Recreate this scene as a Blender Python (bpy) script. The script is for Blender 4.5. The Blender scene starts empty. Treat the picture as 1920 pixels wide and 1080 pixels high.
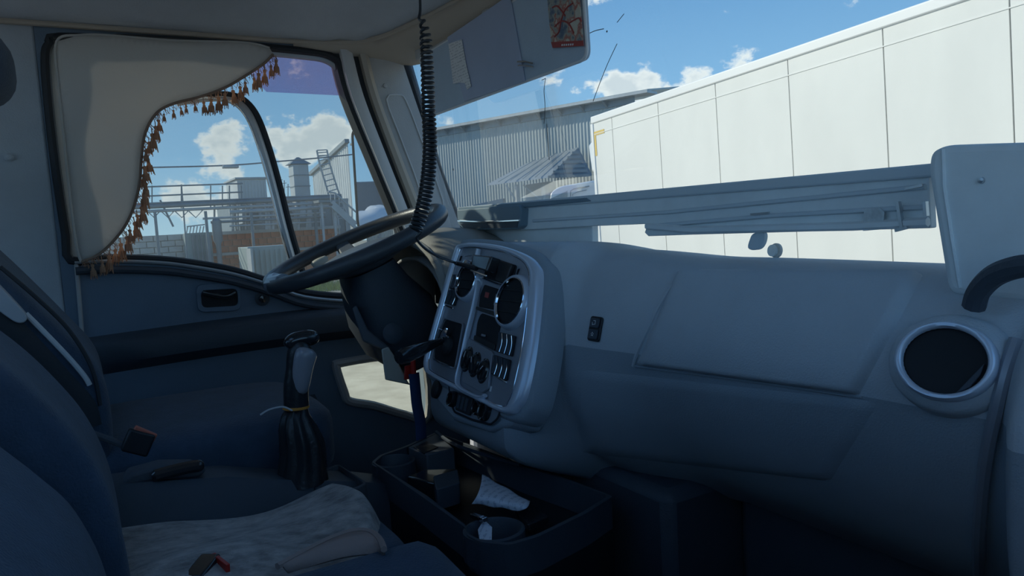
import bpy, bmesh, math, random
from mathutils import Vector, Matrix, noise
from mathutils.bvhtree import BVHTree
random.seed(7)
S = bpy.context.scene
COL = S.collection
PI = math.pi

# ------------------------------------------------------------------ camera
FPX = 1390.0
TH, PT, RO = math.radians(30.4), math.radians(5.1), math.radians(3.3)
CAM = Vector((1.15, 0.0, 0.93))
_f = Vector((-math.cos(TH) * math.cos(PT), math.sin(TH) * math.cos(PT), -math.sin(PT)))
_r0 = _f.cross(Vector((0, 0, 1))).normalized()
_u0 = _r0.cross(_f)
_r = (_r0 * math.cos(RO) - _u0 * math.sin(RO)).normalized()
_u = _r.cross(_f)
cd = bpy.data.cameras.new('camera')
cd.sensor_width = 36.0
cd.lens = FPX / 1920 * 36
cd.clip_start = 0.02
cd.clip_end = 2000
cam = bpy.data.objects.new('camera', cd)
COL.objects.link(cam)
m3 = Matrix((_r, _u, -_f)).transposed()
cam.matrix_world = Matrix.Translation(CAM) @ m3.to_4x4()
S.camera = cam


def ray(px, py):
    return (_f * FPX + _r * (px - 960) + _u * (540 - py)) / FPX


def W(px, py, x=None, y=None, z=None, d=None):
    """world point on the plane x / y / z = const (or at optical depth d) seen in direction px, py"""
    v = ray(px, py)
    if x is not None: t = (x - CAM.x) / v.x
    elif y is not None: t = (y - CAM.y) / v.y
    elif z is not None: t = (z - CAM.z) / v.z
    else: t = d
    return CAM + v * t


def WP(px, py, p0, n):
    v = ray(px, py)
    return CAM + v * ((p0 - CAM).dot(n) / v.dot(n))


# ------------------------------------------------------------------ colour / light
S.view_settings.view_transform = 'Standard'
S.view_settings.look = 'None'
S.view_settings.gamma = 1.0
S.view_settings.exposure = 0.78
S.view_settings.use_curve_mapping = False
S.cycles.max_bounces = 10
S.cycles.diffuse_bounces = 6
S.cycles.transparent_max_bounces = 16
S.cycles.sample_clamp_indirect = 6
S.cycles.use_denoising = True

world = bpy.data.worlds.new('sky')
S.world = world
world.use_nodes = True
nt = world.node_tree
nt.nodes.clear()


def N(tree, typ, **kw):
    n = tree.nodes.new(typ)
    for k, v in kw.items():
        if k == 'inp':
            for kk, vv in v.items(): n.inputs[kk].default_value = vv
        else:
            setattr(n, k, v)
    return n


def mth(tree, op, a, b=None, clamp=False):
    n = tree.nodes.new('ShaderNodeMath')
    n.operation = op
    n.use_clamp = clamp
    for i, q in enumerate((a, b)):
        if q is None: continue
        if isinstance(q, (int, float)): n.inputs[i].default_value = q
        else: tree.links.new(q, n.inputs[i])
    return n.outputs[0]


def build_sky():
    L = nt.links.new
    tc = N(nt, 'ShaderNodeTexCoord')
    sep = N(nt, 'ShaderNodeSeparateXYZ')
    L(tc.outputs['Generated'], sep.inputs[0])
    z = sep.outputs[2]
    ramp = N(nt, 'ShaderNodeValToRGB')
    e = ramp.color_ramp.elements
    e[0].position = 0.0; e[0].color = (0.46, 0.68, 0.84, 1)
    e[1].position = 1.0; e[1].color = (0.045, 0.16, 0.42, 1)
    for p, c in ((0.10, (0.25, 0.49, 0.76, 1)), (0.30, (0.115, 0.29, 0.57, 1))):
        q = ramp.color_ramp.elements.new(p); q.color = c
    L(mth(nt, 'MAXIMUM', z, 0.0), ramp.inputs[0])
    # cumulus
    mp = N(nt, 'ShaderNodeMapping'); mp.inputs['Scale'].default_value = (1, 1, 1.5)
    L(tc.outputs['Generated'], mp.inputs[0])
    n1 = N(nt, 'ShaderNodeTexNoise', inp={'Scale': 13.0, 'Detail': 9.0, 'Roughness': 0.60})
    L(mp.outputs[0], n1.inputs['Vector'])
    n0 = N(nt, 'ShaderNodeTexNoise', inp={'Scale': 3.1, 'Detail': 2.0})
    L(tc.outputs['Generated'], n0.inputs['Vector'])
    dens = mth(nt, 'ADD', mth(nt, 'SUBTRACT', mth(nt, 'MULTIPLY', n1.outputs[0], 1.9), 0.46), mth(nt, 'MULTIPLY', n0.outputs[0], 0.35))
    # large cloud heaps: centre direction, radius
    heaps = [(430, 262, 2.6, .46), (400, 285, 2.8, .46), (350, 292, 2.0, .36), (530, 250, 2.4, .48), (575, 262, 2.0, .40), (620, 240, 2.2, .46),
             (350, 372, 2.6, .42), (430, 385, 2.2, .36), (1110, 180, 2.0, .36),
             (1165, 168, 2.4, .44), (1230, 160, 2.4, .42), (1300, 148, 2.0, .38), (1390, 100, 2.2, .32)]
    tot = None
    for (px, py, rr, w) in heaps:
        d = ray(px, py).normalized()
        dn = N(nt, 'ShaderNodeVectorMath', operation='DOT_PRODUCT')
        nrm = N(nt, 'ShaderNodeVectorMath', operation='NORMALIZE')
        L(tc.outputs['Generated'], nrm.inputs[0])
        L(nrm.outputs[0], dn.inputs[0])
        dn.inputs[1].default_value = d
        c0 = math.cos(math.radians(rr))
        v = mth(nt, 'DIVIDE', mth(nt, 'SUBTRACT', dn.outputs['Value'], c0), 1 - c0, clamp=True)
        v = mth(nt, 'MULTIPLY', v, w)
        tot = v if tot is None else mth(nt, 'MAXIMUM', tot, v)
    dens = mth(nt, 'ADD', dens, tot)
    mr = N(nt, 'ShaderNodeMapRange', interpolation_type='SMOOTHSTEP',
           inp={'From Min': 0.88, 'From Max': 1.06, 'To Min': 0.0, 'To Max': 0.92})
    L(dens, mr.inputs['Value'])
    shade = N(nt, 'ShaderNodeMapRange', inp={'From Min': 0.95, 'From Max': 1.22, 'To Min': 0.0, 'To Max': 1.0})
    L(dens, shade.inputs['Value'])
    cmix = N(nt, 'ShaderNodeMixRGB')
    cmix.inputs[1].default_value = (0.88, 0.90, 0.90, 1)
    cmix.inputs[2].default_value = (0.60, 0.66, 0.71, 1)
    L(shade.outputs[0], cmix.inputs[0])
    mix = N(nt, 'ShaderNodeMixRGB')
    L(mr.outputs[0], mix.inputs[0]); L(ramp.outputs[0], mix.inputs[1]); L(cmix.outputs[0], mix.inputs[2])
    bg = N(nt, 'ShaderNodeBackground', inp={'Strength': 1.0})
    L(mix.outputs[0], bg.inputs[0])
    out = N(nt, 'ShaderNodeOutputWorld')
    L(bg.outputs[0], out.inputs[0])


build_sky()
sun_to = Vector((-0.66, -0.52, 0.44)).normalized()
sd = bpy.data.lights.new('sun', 'SUN')
sd.energy = 3.1
sd.angle = math.radians(0.6)
sd.color = (1.0, 0.93, 0.80)
sun = bpy.data.objects.new('sun', sd)
COL.objects.link(sun)
sun.rotation_euler = sun_to.to_track_quat('Z', 'Y').to_euler()
sun.location = (-20, -12, 18)

# ------------------------------------------------------------------ materials
MATS = {}


def mat(name, col, rough=0.5, metal=0.0, spec=0.5, var=0.0, vscale=8.0, bump=0.0, bscale=60.0, col2=None, coat=0.0,
        stretch=(1, 1, 1), sheen=0.0):
    m = bpy.data.materials.new(name)
    m.use_nodes = True
    t = m.node_tree
    b = t.nodes['Principled BSDF']
    b.inputs['Base Color'].default_value = (*col, 1)
    b.inputs['Roughness'].default_value = rough
    b.inputs['Metallic'].default_value = metal
    b.inputs['Specular IOR Level'].default_value = spec
    if coat: b.inputs['Coat Weight'].default_value = coat
    if sheen: b.inputs['Sheen Weight'].default_value = sheen
    tc = N(t, 'ShaderNodeTexCoord')
    mp = N(t, 'ShaderNodeMapping'); mp.inputs['Scale'].default_value = stretch
    t.links.new(tc.outputs['Object'], mp.inputs[0])
    if var or col2:
        n = N(t, 'ShaderNodeTexNoise', inp={'Scale': vscale, 'Detail': 6.0, 'Roughness': 0.6})
        t.links.new(mp.outputs[0], n.inputs['Vector'])
        r = N(t, 'ShaderNodeValToRGB')
        c2 = col2 or tuple(min(1, c * (1 + var)) for c in col)
        c1 = col if col2 else tuple(c * (1 - var) for c in col)
        r.color_ramp.elements[0].position = .32; r.color_ramp.elements[0].color = (*c1, 1)
        r.color_ramp.elements[1].position = .68; r.color_ramp.elements[1].color = (*c2, 1)
        t.links.new(n.outputs[0], r.inputs[0])
        t.links.new(r.outputs[0], b.inputs['Base Color'])
    if bump:
        n = N(t, 'ShaderNodeTexNoise', inp={'Scale': bscale, 'Detail': 4.0})
        t.links.new(mp.outputs[0], n.inputs['Vector'])
        bp = N(t, 'ShaderNodeBump', inp={'Strength': bump, 'Distance': 0.004})
        t.links.new(n.outputs[0], bp.inputs['Height'])
        t.links.new(bp.outputs[0], b.inputs['Normal'])
    MATS[name] = m
    return m


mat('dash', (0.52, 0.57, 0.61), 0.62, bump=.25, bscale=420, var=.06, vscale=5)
mat('dash_lower_shaded', (0.32, 0.375, 0.42), 0.62, bump=.25, bscale=420, var=.06, vscale=5)  # darker copy of dash: two-tone split that also paints in the light falloff
mat('dash_dark', (0.055, 0.07, 0.09), 0.55, bump=.2, bscale=350, var=.08)
mat('door_trim', (0.14, 0.20, 0.27), 0.55, bump=.25, bscale=380, var=.06)
mat('black', (0.018, 0.020, 0.024), 0.42, bump=.1, bscale=200)
mat('rubber', (0.03, 0.033, 0.038), 0.75, bump=.2, bscale=150)
mat('gloss_black', (0.02, 0.022, 0.026), 0.16, coat=.4)
mat('well', (0.012, 0.014, 0.018), 0.7)
mat('silver', (0.70, 0.76, 0.86), 0.28, metal=.25, var=.03)
mat('silver_plate', (0.33, 0.355, 0.40), 0.32, metal=.3, var=.04)
mat('chrome', (0.85, 0.87, 0.9), 0.10, metal=1.0)
mat('pillar', (0.46, 0.455, 0.45), 0.6, bump=.2, bscale=300, var=.05)
mat('pillar_light', (0.60, 0.60, 0.60), 0.5, bump=.1, bscale=300)
mat('tan_trim', (0.46, 0.40, 0.33), 0.6)
mat('headliner', (0.54, 0.57, 0.61), 0.9, bump=.4, bscale=240, var=.07, vscale=6)
mat('sidewall', (0.46, 0.50, 0.54), 0.85, bump=.3, bscale=260, var=.06)
mat('seat', (0.055, 0.085, 0.13), 0.95, bump=.5, bscale=260, var=.15, vscale=20, sheen=.15)
mat('seat_side', (0.09, 0.10, 0.115), 0.9, bump=.3, bscale=200, var=.1)
mat('armrest', (0.42, 0.43, 0.45), 0.5)
mat('drawer_blue', (0.17, 0.25, 0.31), 0.5)
mat('pocket_grey', (0.10, 0.115, 0.135), 0.6)
mat('leather', (0.025, 0.027, 0.03), 0.34, bump=.3, bscale=120)
mat('knob_grey', (0.30, 0.30, 0.33), 0.28, coat=.3)
mat('orange', (0.75, 0.30, 0.05), 0.5)
mat('blanket', (0.22, 0.19, 0.17), 0.98, col2=(0.62, 0.55, 0.50), vscale=30, bump=.9, bscale=110, stretch=(1.3, .8, 1), sheen=.3)
mat('blanket_lining', (0.42, 0.31, 0.27), 0.95, bump=.3, bscale=120)
mat('visor', (0.48, 0.58, 0.68), 0.75, bump=.25, bscale=260, var=.04)
mat('visor_edge', (0.72, 0.74, 0.76), 0.6)
mat('visor_flap', (0.44, 0.50, 0.64), 0.6, var=.04)
mat('shelf', (0.83, 0.88, 0.89), 0.45, var=.06, vscale=10, bump=.1, bscale=120)
mat('shelf_edge', (0.66, 0.73, 0.77), 0.5)
mat('rail_steel', (0.55, 0.58, 0.60), 0.35, metal=.8)
mat('tape', (0.62, 0.68, 0.70), 0.18, var=.2, vscale=60)
mat('red', (0.55, 0.03, 0.02), 0.4)
mat('buckle_red', (0.62, 0.16, 0.10), 0.45)
mat('blue', (0.015, 0.05, 0.15), 0.6, bump=.3, bscale=200)
mat('seal', (0.02, 0.024, 0.030), 0.6)
mat('alu', (0.52, 0.54, 0.56), 0.42, metal=.5, var=.04)
mat('frame_white', (0.62, 0.62, 0.60), 0.55, var=.05)
mat('cord', (0.03, 0.035, 0.042), 0.35)
mat('wheel_rim', (0.055, 0.062, 0.072), 0.38, bump=.15, bscale=300)
mat('hub', (0.13, 0.15, 0.17), 0.42)
mat('hood', (0.34, 0.33, 0.30), 0.7, bump=.2, bscale=320)
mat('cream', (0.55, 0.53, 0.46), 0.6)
# outside
mat('trailer_white', (0.80, 0.80, 0.76), 0.5, var=.035, vscale=1.6, stretch=(1, 1, .35))
mat('trailer_rail', (0.88, 0.88, 0.86), 0.4)
mat('seam', (0.30, 0.31, 0.30), 0.7)
mat('yellow', (0.75, 0.52, 0.12), 0.5)
mat('truck_white', (0.82, 0.83, 0.83), 0.25, coat=.4)
mat('truck_glass', (0.20, 0.26, 0.28), 0.1)
mat('corrugated', (0.42, 0.47, 0.48), 0.5, metal=.15, var=.12, vscale=.35, stretch=(1, 1, .25))
mat('corrugated_white', (0.62, 0.64, 0.64), 0.5, metal=.1, var=.16, vscale=.5, stretch=(1, 1, .3))
mat('roof_metal', (0.40, 0.44, 0.45), 0.45, metal=.3, var=.1, vscale=.6)
mat('steel_grey', (0.25, 0.29, 0.32), 0.5, metal=.3, var=.1, vscale=2)
mat('steel_pale', (0.47, 0.50, 0.52), 0.5, metal=.2, var=.1, vscale=2)
mat('brick_red', (0.52, 0.17, 0.085), 0.9, var=.25, vscale=1.2)
mat('concrete', (0.50, 0.50, 0.48), 0.9, var=.14, vscale=.8, bump=.3, bscale=6)
mat('block', (0.58, 0.57, 0.54), 0.9, var=.08, vscale=2)
mat('gate_green', (0.30, 0.37, 0.37), 0.6, var=.12, vscale=.8)
mat('ground', (0.33, 0.29, 0.215), 0.95, col2=(0.50, 0.45, 0.35), vscale=2.2, bump=.8, bscale=14)
mat('grass', (0.22, 0.30, 0.06), 0.8, var=.3)
mat('tarp', (0.80, 0.82, 0.84), 0.35, bump=.4, bscale=3)
mat('dark_wall', (0.22, 0.25, 0.29), 0.8, var=.1)
mat('mirror', (0.92, 0.93, 0.94), 0.01, metal=1.0)
mat('ink', (0.09, 0.09, 0.11), 0.8)
mat('white_print', (0.8, 0.8, 0.8), 0.6)
mat('label_red', (0.40, 0.07, 0.06), 0.5)


def paper_mat(name, col, line, scale, axis_vec):
    """paper with rows of fine print: rows from a wave, broken into words by noise"""
    m = bpy.data.materials.new(name); m.use_nodes = True
    t = m.node_tree; b = t.nodes['Principled BSDF']; b.inputs['Roughness'].default_value = .85
    tc = N(t, 'ShaderNodeTexCoord')
    dn = N(t, 'ShaderNodeVectorMath', operation='DOT_PRODUCT'); dn.inputs[1].default_value = axis_vec
    t.links.new(tc.outputs['Object'], dn.inputs[0])
    s = mth(t, 'SINE', mth(t, 'MULTIPLY', dn.outputs['Value'], scale))
    n = N(t, 'ShaderNodeTexNoise', inp={'Scale': 160.0, 'Detail': 2.0})
    t.links.new(tc.outputs['Object'], n.inputs['Vector'])
    k = mth(t, 'MULTIPLY', mth(t, 'GREATER_THAN', s, .25), mth(t, 'GREATER_THAN', n.outputs[0], .49))
    mx = N(t, 'ShaderNodeMixRGB'); mx.inputs[1].default_value = (*col, 1); mx.inputs[2].default_value = (*line, 1)
    t.links.new(mth(t, 'MULTIPLY', k, .55), mx.inputs[0]); t.links.new(mx.outputs[0], b.inputs['Base Color'])
    MATS[name] = m


paper_mat('receipt', (0.80, 0.80, 0.80), (0.38, 0.39, 0.42), 900, (0, 0, 1))
paper_mat('paper', (0.74, 0.78, 0.86), (0.35, 0.40, 0.50), 700, (0.6, 0.5, .2))


def glass_mat(name, tint, dirt, gloss=0.05, dirtcol=(0.75, 0.78, 0.76), vscale=3.0):
    m = bpy.data.materials.new(name); m.use_nodes = True
    t = m.node_tree; t.nodes.clear(); L = t.links.new
    tr = N(t, 'ShaderNodeBsdfTransparent'); tr.inputs[0].default_value = (*tint, 1)
    gl = N(t, 'ShaderNodeBsdfGlossy'); gl.inputs['Roughness'].default_value = 0.02
    fr = N(t, 'ShaderNodeFresnel', inp={'IOR': 1.25})
    mx = N(t, 'ShaderNodeMixShader')
    L(mth(t, 'MULTIPLY', fr.outputs[0], gloss * 10, clamp=True), mx.inputs[0]); L(tr.outputs[0], mx.inputs[1]); L(gl.outputs[0], mx.inputs[2])
    df = N(t, 'ShaderNodeBsdfTranslucent'); df.inputs[0].default_value = (*dirtcol, 1)
    d2 = N(t, 'ShaderNodeBsdfDiffuse'); d2.inputs[0].default_value = (*dirtcol, 1)
    md = N(t, 'ShaderNodeMixShader'); md.inputs[0].default_value = .4
    L(df.outputs[0], md.inputs[1]); L(d2.outputs[0], md.inputs[2])
    tc = N(t, 'ShaderNodeTexCoord')
    n = N(t, 'ShaderNodeTexNoise', inp={'Scale': vscale, 'Detail': 7.0, 'Roughness': .65})
    L(tc.outputs['Object'], n.inputs['Vector'])
    mr = N(t, 'ShaderNodeMapRange', inp={'From Min': .3, 'From Max': .75, 'To Min': dirt * .5, 'To Max': dirt * 1.6})
    L(n.outputs[0], mr.inputs['Value'])
    m2 = N(t, 'ShaderNodeMixShader')
    L(mr.outputs[0], m2.inputs[0]); L(mx.outputs[0], m2.inputs[1]); L(md.outputs[0], m2.inputs[2])
    o = N(t, 'ShaderNodeOutputMaterial'); L(m2.outputs[0], o.inputs[0])
    MATS[name] = m


glass_mat('windscreen', (0.645, 0.675, 0.65), 0.05, gloss=.025)
glass_mat('door_glass', (0.66, 0.69, 0.68), 0.04)
glass_mat('clear_glass', (0.95, 0.97, 0.97), 0.02)
mat('door_panel_light', (0.66, 0.67, 0.68), 0.7)
glass_mat('tint_film', (0.72, 0.68, 0.82), 0.12, dirtcol=(.60, .42, .55), vscale=8)
glass_mat('porthole', (0.92, 0.93, 0.86), 0.05)


def cloth_mat():
    m = bpy.data.materials.new('curtain'); m.use_nodes = True
    t = m.node_tree; t.nodes.clear(); L = t.links.new
    df = N(t, 'ShaderNodeBsdfDiffuse'); tl = N(t, 'ShaderNodeBsdfTranslucent')
    df.inputs[0].default_value = (0.74, 0.71, 0.67, 1); tl.inputs[0].default_value = (0.66, 0.63, 0.60, 1)
    n = N(t, 'ShaderNodeTexNoise', inp={'Scale': 500.0, 'Detail': 2.0})
    bp = N(t, 'ShaderNodeBump', inp={'Strength': .3, 'Distance': .002})
    tc = N(t, 'ShaderNodeTexCoord'); L(tc.outputs['Object'], n.inputs['Vector'])
    L(n.outputs[0], bp.inputs['Height']); L(bp.outputs[0], df.inputs['Normal'])
    mx = N(t, 'ShaderNodeMixShader'); mx.inputs[0].default_value = .36
    L(df.outputs[0], mx.inputs[1]); L(tl.outputs[0], mx.inputs[2])
    o = N(t, 'ShaderNodeOutputMaterial'); L(mx.outputs[0], o.inputs[0])
    MATS['curtain'] = m
    m = m.copy(); m.name = 'tassel'
    for nd in m.node_tree.nodes:
        if nd.type == 'BSDF_DIFFUSE': nd.inputs[0].default_value = (0.52, 0.35, 0.25, 1)
        if nd.type == 'BSDF_TRANSLUCENT': nd.inputs[0].default_value = (0.80, 0.55, 0.39, 1)
        if nd.type == 'MIX_SHADER': nd.inputs[0].default_value = .45
    MATS['tassel'] = m
    mat('braid', (0.30, 0.21, 0.16), .9)


cloth_mat()


# ------------------------------------------------------------------ mesh helpers
class MB:
    def __init__(s): s.v = []; s.f = []

    def add(s, vs, fs):
        o = len(s.v); s.v += [Vector(q) for q in vs]; s.f += [tuple(i + o for i in q) for q in fs]; return s

    def box(s, c, size, R=None):
        c = Vector(c); h = [q / 2 for q in size]; vs = []
        for x in (-1, 1):
            for y in (-1, 1):
                for z in (-1, 1):
                    p = Vector((x * h[0], y * h[1], z * h[2]))
                    vs.append(c + (R @ p if R else p))
        return s.add(vs, [(0, 1, 3, 2), (4, 6, 7, 5), (0, 4, 5, 1), (2, 3, 7, 6), (0, 2, 6, 4), (1, 5, 7, 3)])

    def box2(s, a, b):
        a = Vector(a); b = Vector(b); d = b - a
        return s.box((a + b) / 2, [abs(q) for q in d])

    def bar(s, a, b, w, h, up=Vector((0, 0, 1))):
        a = Vector(a); b = Vector(b); d = (b - a); L = d.length; d.normalize()
        r = d.cross(up)
        if r.length < 1e-4: r = d.cross(Vector((0, 1, 0)))
        r.normalize(); uu = r.cross(d)
        return s.box((a + b) / 2, (L, w, h), Matrix((d, r, uu)).transposed())

    def prism(s, pts, off):
        pts = [Vector(p) for p in pts]; off = Vector(off); n = len(pts)
        return s.add(pts + [p + off for p in pts], [tuple(range(n)), tuple(range(2 * n - 1, n - 1, -1))] +
                     [(i, i + n, (i + 1) % n + n, (i + 1) % n) for i in range(n)])

    def loft(s, rings, caps=True, closed=True):
        n = len(rings[0]); vs = [q for r in rings for q in r]; fs = []
        for i in range(len(rings) - 1):
            for j in range(n if closed else n - 1):
                k = (j + 1) % n
                fs.append((i * n + j, i * n + k, (i + 1) * n + k, (i + 1) * n + j))
        if caps:
            fs.append(tuple(range(n - 1, -1, -1))); b = (len(rings) - 1) * n; fs.append(tuple(range(b, b + n)))
        return s.add(vs, fs)

    def tube(s, pts, r, n=8, closed=False, caps=True, flat=None):
        pts = [Vector(p) for p in pts]; m = len(pts)
        rs = r if isinstance(r, (list, tuple)) else [r] * m
        rings = []; prev = None
        for i, p in enumerate(pts):
            if closed: t = pts[(i + 1) % m] - pts[i - 1]
            else: t = pts[min(i + 1, m - 1)] - pts[max(i - 1, 0)]
            t.normalize()
            if prev is None:
                a = Vector((0, 0, 1)) if abs(t.z) < .9 else Vector((0, 1, 0))
                nn = (a - t * a.dot(t)).normalized()
            else:
                nn = (prev - t * prev.dot(t)).normalized()
            prev = nn; bb = t.cross(nn)
            rings.append([p + (nn * math.cos(q * 2 * PI / n) + bb * math.sin(q * 2 * PI / n) * (flat or 1)) * rs[i] for q in range(n)])
        if closed: rings.append(rings[0]); caps = False
        return s.loft(rings, caps)

    def lathe(s, o, axis, prof, n=20, sx=1.0, sy=1.0, ref=None, caps=True):
        o = Vector(o); ax = Vector(axis).normalized()
        a = ref or (Vector((0, 0, 1)) if abs(ax.z) < .9 else Vector((1, 0, 0)))
        e1 = (a - ax * a.dot(ax)).normalized(); e2 = ax.cross(e1)
        rings = [[o + ax * h + e1 * (r * sx * math.cos(q * 2 * PI / n)) + e2 * (r * sy * math.sin(q * 2 * PI / n)) for q in range(n)] for r, h in prof]
        return s.loft(rings, caps)

    def grid(s, fn, nu, nv):
        vs = [fn(i / (nu - 1), j / (nv - 1)) for i in range(nu) for j in range(nv)]
        return s.add(vs, [(i * nv + j, (i + 1) * nv + j, (i + 1) * nv + j + 1, i * nv + j + 1) for i in range(nu - 1) for j in range(nv - 1)])


def set_inv(o, parent):
    o.parent = parent
    if parent is not None and parent.type == 'EMPTY':
        o.matrix_parent_inverse = Matrix.Translation(-Vector(parent.location))


def obj(name, mb, material, parent=None, bevel=0, seg=2, smooth=35, sub=0, solid=0, label=None):
    me = bpy.data.meshes.new(name)
    me.from_pydata([tuple(q) for q in mb.v], [], mb.f)
    me.validate()
    bm = bmesh.new(); bm.from_mesh(me); bmesh.ops.recalc_face_normals(bm, faces=bm.faces); bm.to_mesh(me); bm.free()
    me.materials.append(MATS[material])
    if smooth:
        me.polygons.foreach_set('use_smooth', [True] * len(me.polygons))
        me.set_sharp_from_angle(angle=math.radians(smooth))
    o = bpy.data.objects.new(name, me)
    COL.objects.link(o)
    if parent is not None: set_inv(o, parent)
    if solid:
        md = o.modifiers.new('solid', 'SOLIDIFY'); md.thickness = solid; md.offset = 0
    if bevel:
        md = o.modifiers.new('bevel', 'BEVEL'); md.width = bevel; md.segments = seg; md.limit_method = 'ANGLE'; md.angle_limit = math.radians(40)
        md.harden_normals = False
    if sub:
        md = o.modifiers.new('sub', 'SUBSURF'); md.levels = sub; md.render_levels = sub
    if label: o['label'] = label
    return o


def inst(o, name, loc, parent, R=None, scale=None):
    c = bpy.data.objects.new(name, o.data)
    for md in o.modifiers:
        k = c.modifiers.new(md.name, md.type)
        if md.type == 'BEVEL':
            k.width = md.width; k.segments = md.segments; k.limit_method = md.limit_method; k.angle_limit = md.angle_limit
    COL.objects.link(c); c.location = loc
    if R is not None: c.rotation_euler = R
    if scale is not None: c.scale = scale
    if parent is not None: set_inv(c, parent)
    return c


def tag(o, label, cat, group=None, kind=None):
    o['label'] = label; o['category'] = cat
    if group: o['group'] = group
    if kind: o['kind'] = kind
    return o


def struct(o, label=None):
    o['kind'] = 'structure'
    if label: o['label'] = label
    return o


def thing(name, label, cat, loc=(0, 0, 0), group=None):
    o = bpy.data.objects.new(name, None); COL.objects.link(o); o.location = loc; o.empty_display_size = .05
    return tag(o, label, cat, group)


def cr(pts, n=6, closed=False):
    """Catmull-Rom through pts"""
    pts = [Vector(p) for p in pts]; m = len(pts); out = []
    for i in range(m if closed else m - 1):
        p0 = pts[(i - 1) % m] if (closed or i > 0) else pts[0]
        p1 = pts[i]; p2 = pts[(i + 1) % m]
        p3 = pts[(i + 2) % m] if (closed or i + 2 < m) else pts[-1]
        for k in range(n):
            t = k / n
            out.append(0.5 * ((2 * p1) + (p2 - p0) * t + (2 * p0 - 5 * p1 + 4 * p2 - p3) * t * t + (3 * p1 - p0 - 3 * p2 + p3) * t ** 3))
    if not closed: out.append(pts[-1])
    return out


def holed(outer, holes, to3, off):
    """flat plate with holes: outer and holes are 2-D loops, to3 maps 2-D to world, off is the thickness vector"""
    bm = bmesh.new(); loops = []
    for lp in [outer] + holes:
        vs = [bm.verts.new((q[0], q[1], 0)) for q in lp]
        for i in range(len(vs)): bm.edges.new((vs[i], vs[(i + 1) % len(vs)]))
        loops.append(len(vs))
    bm.verts.index_update()
    bmesh.ops.triangle_fill(bm, use_beauty=True, use_dissolve=False, edges=list(bm.edges))
    bm.verts.index_update()
    v2 = [(v.co.x, v.co.y) for v in bm.verts]; tris = [tuple(v.index for v in f.verts) for f in bm.faces]
    bm.free()
    a = [Vector(to3(*q)) for q in v2]; n = len(a); off = Vector(off)
    fs = tris + [tuple(i + n for i in reversed(t)) for t in tris]
    b = 0
    for L in loops:
        for i in range(L):
            p, q = b + i, b + (i + 1) % L
            fs.append((p, q, q + n, p + n))
        b += L
    return MB().add(a + [p + off for p in a], fs)


def rrect(w, h, r, n=4):
    out = []
    for cx, cy, a0 in ((w / 2 - r, h / 2 - r, 0), (-w / 2 + r, h / 2 - r, 90), (-w / 2 + r, -h / 2 + r, 180), (w / 2 - r, -h / 2 + r, 270)):
        for k in range(n + 1):
            a = math.radians(a0 + 90 * k / n); out.append((cx + r * math.cos(a), cy + r * math.sin(a)))
    return out


def round_poly(pts, r, n=4):
    """round the corners of a 2-D or 3-D polygon"""
    pts = [Vector(p) for p in pts]; m = len(pts); out = []
    for i in range(m):
        p = pts[i]; a = pts[i - 1] - p; b = pts[(i + 1) % m] - p
        ra = min(r, a.length * .45); rb = min(r, b.length * .45)
        A = p + a.normalized() * ra; B = p + b.normalized() * rb
        for k in range(n + 1):
            t = k / n; out.append(A * (1 - t) ** 2 + p * 2 * t * (1 - t) + B * t * t)
    return out


def ring_frame(loop_out, loop_in, off, mb=None):
    """frame between two matching closed loops, thickness vector off"""
    mb = mb or MB(); n = len(loop_out); off = Vector(off)
    A = [Vector(p) for p in loop_out]; B = [Vector(p) for p in loop_in]
    vs = A + B + [p + off for p in A] + [p + off for p in B]; fs = []
    for i in range(n):
        k = (i + 1) % n
        fs += [(i, k, n + k, n + i), (2 * n + i, 3 * n + i, 3 * n + k, 2 * n + k), (i, 2 * n + i, 2 * n + k, k), (n + i, n + k, 3 * n + k, 3 * n + i)]
    return mb.add(vs, fs)


def rounded_block(c, size, r, R=None, n=3):
    """pillow-like box for upholstery: superellipsoid"""
    mb = MB(); nu, nv = 28, 16
    def sp(w, m): return math.copysign(abs(w) ** m, w)
    e = r
    def fn(u, v):
        th = -PI + 2 * PI * u; ph = -PI / 2 + PI * v
        p = Vector((size[0] / 2 * sp(math.cos(ph), e) * sp(math.cos(th), e), size[1] / 2 * sp(math.cos(ph), e) * sp(math.sin(th), e), size[2] / 2 * sp(math.sin(ph), e)))
        return Vector(c) + (R @ p if R else p)
    return mb.grid(fn, nu, nv)

# ================================================================== CAB SHELL
def yz(px, py, x=-1.0):
    p = W(px, py, x=x); return (p.y, p.z)


DOORX = lambda y, z: (-1.0, y, z)

ground = obj('ground', MB().grid(lambda u, v: Vector((-160 + 240 * u, -60 + 140 * v, -1.3 + .03 * math.sin(u * 90) * math.sin(v * 70))), 60, 50), 'ground')
struct(ground, 'sunlit sandy gravel yard around the truck')

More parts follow.
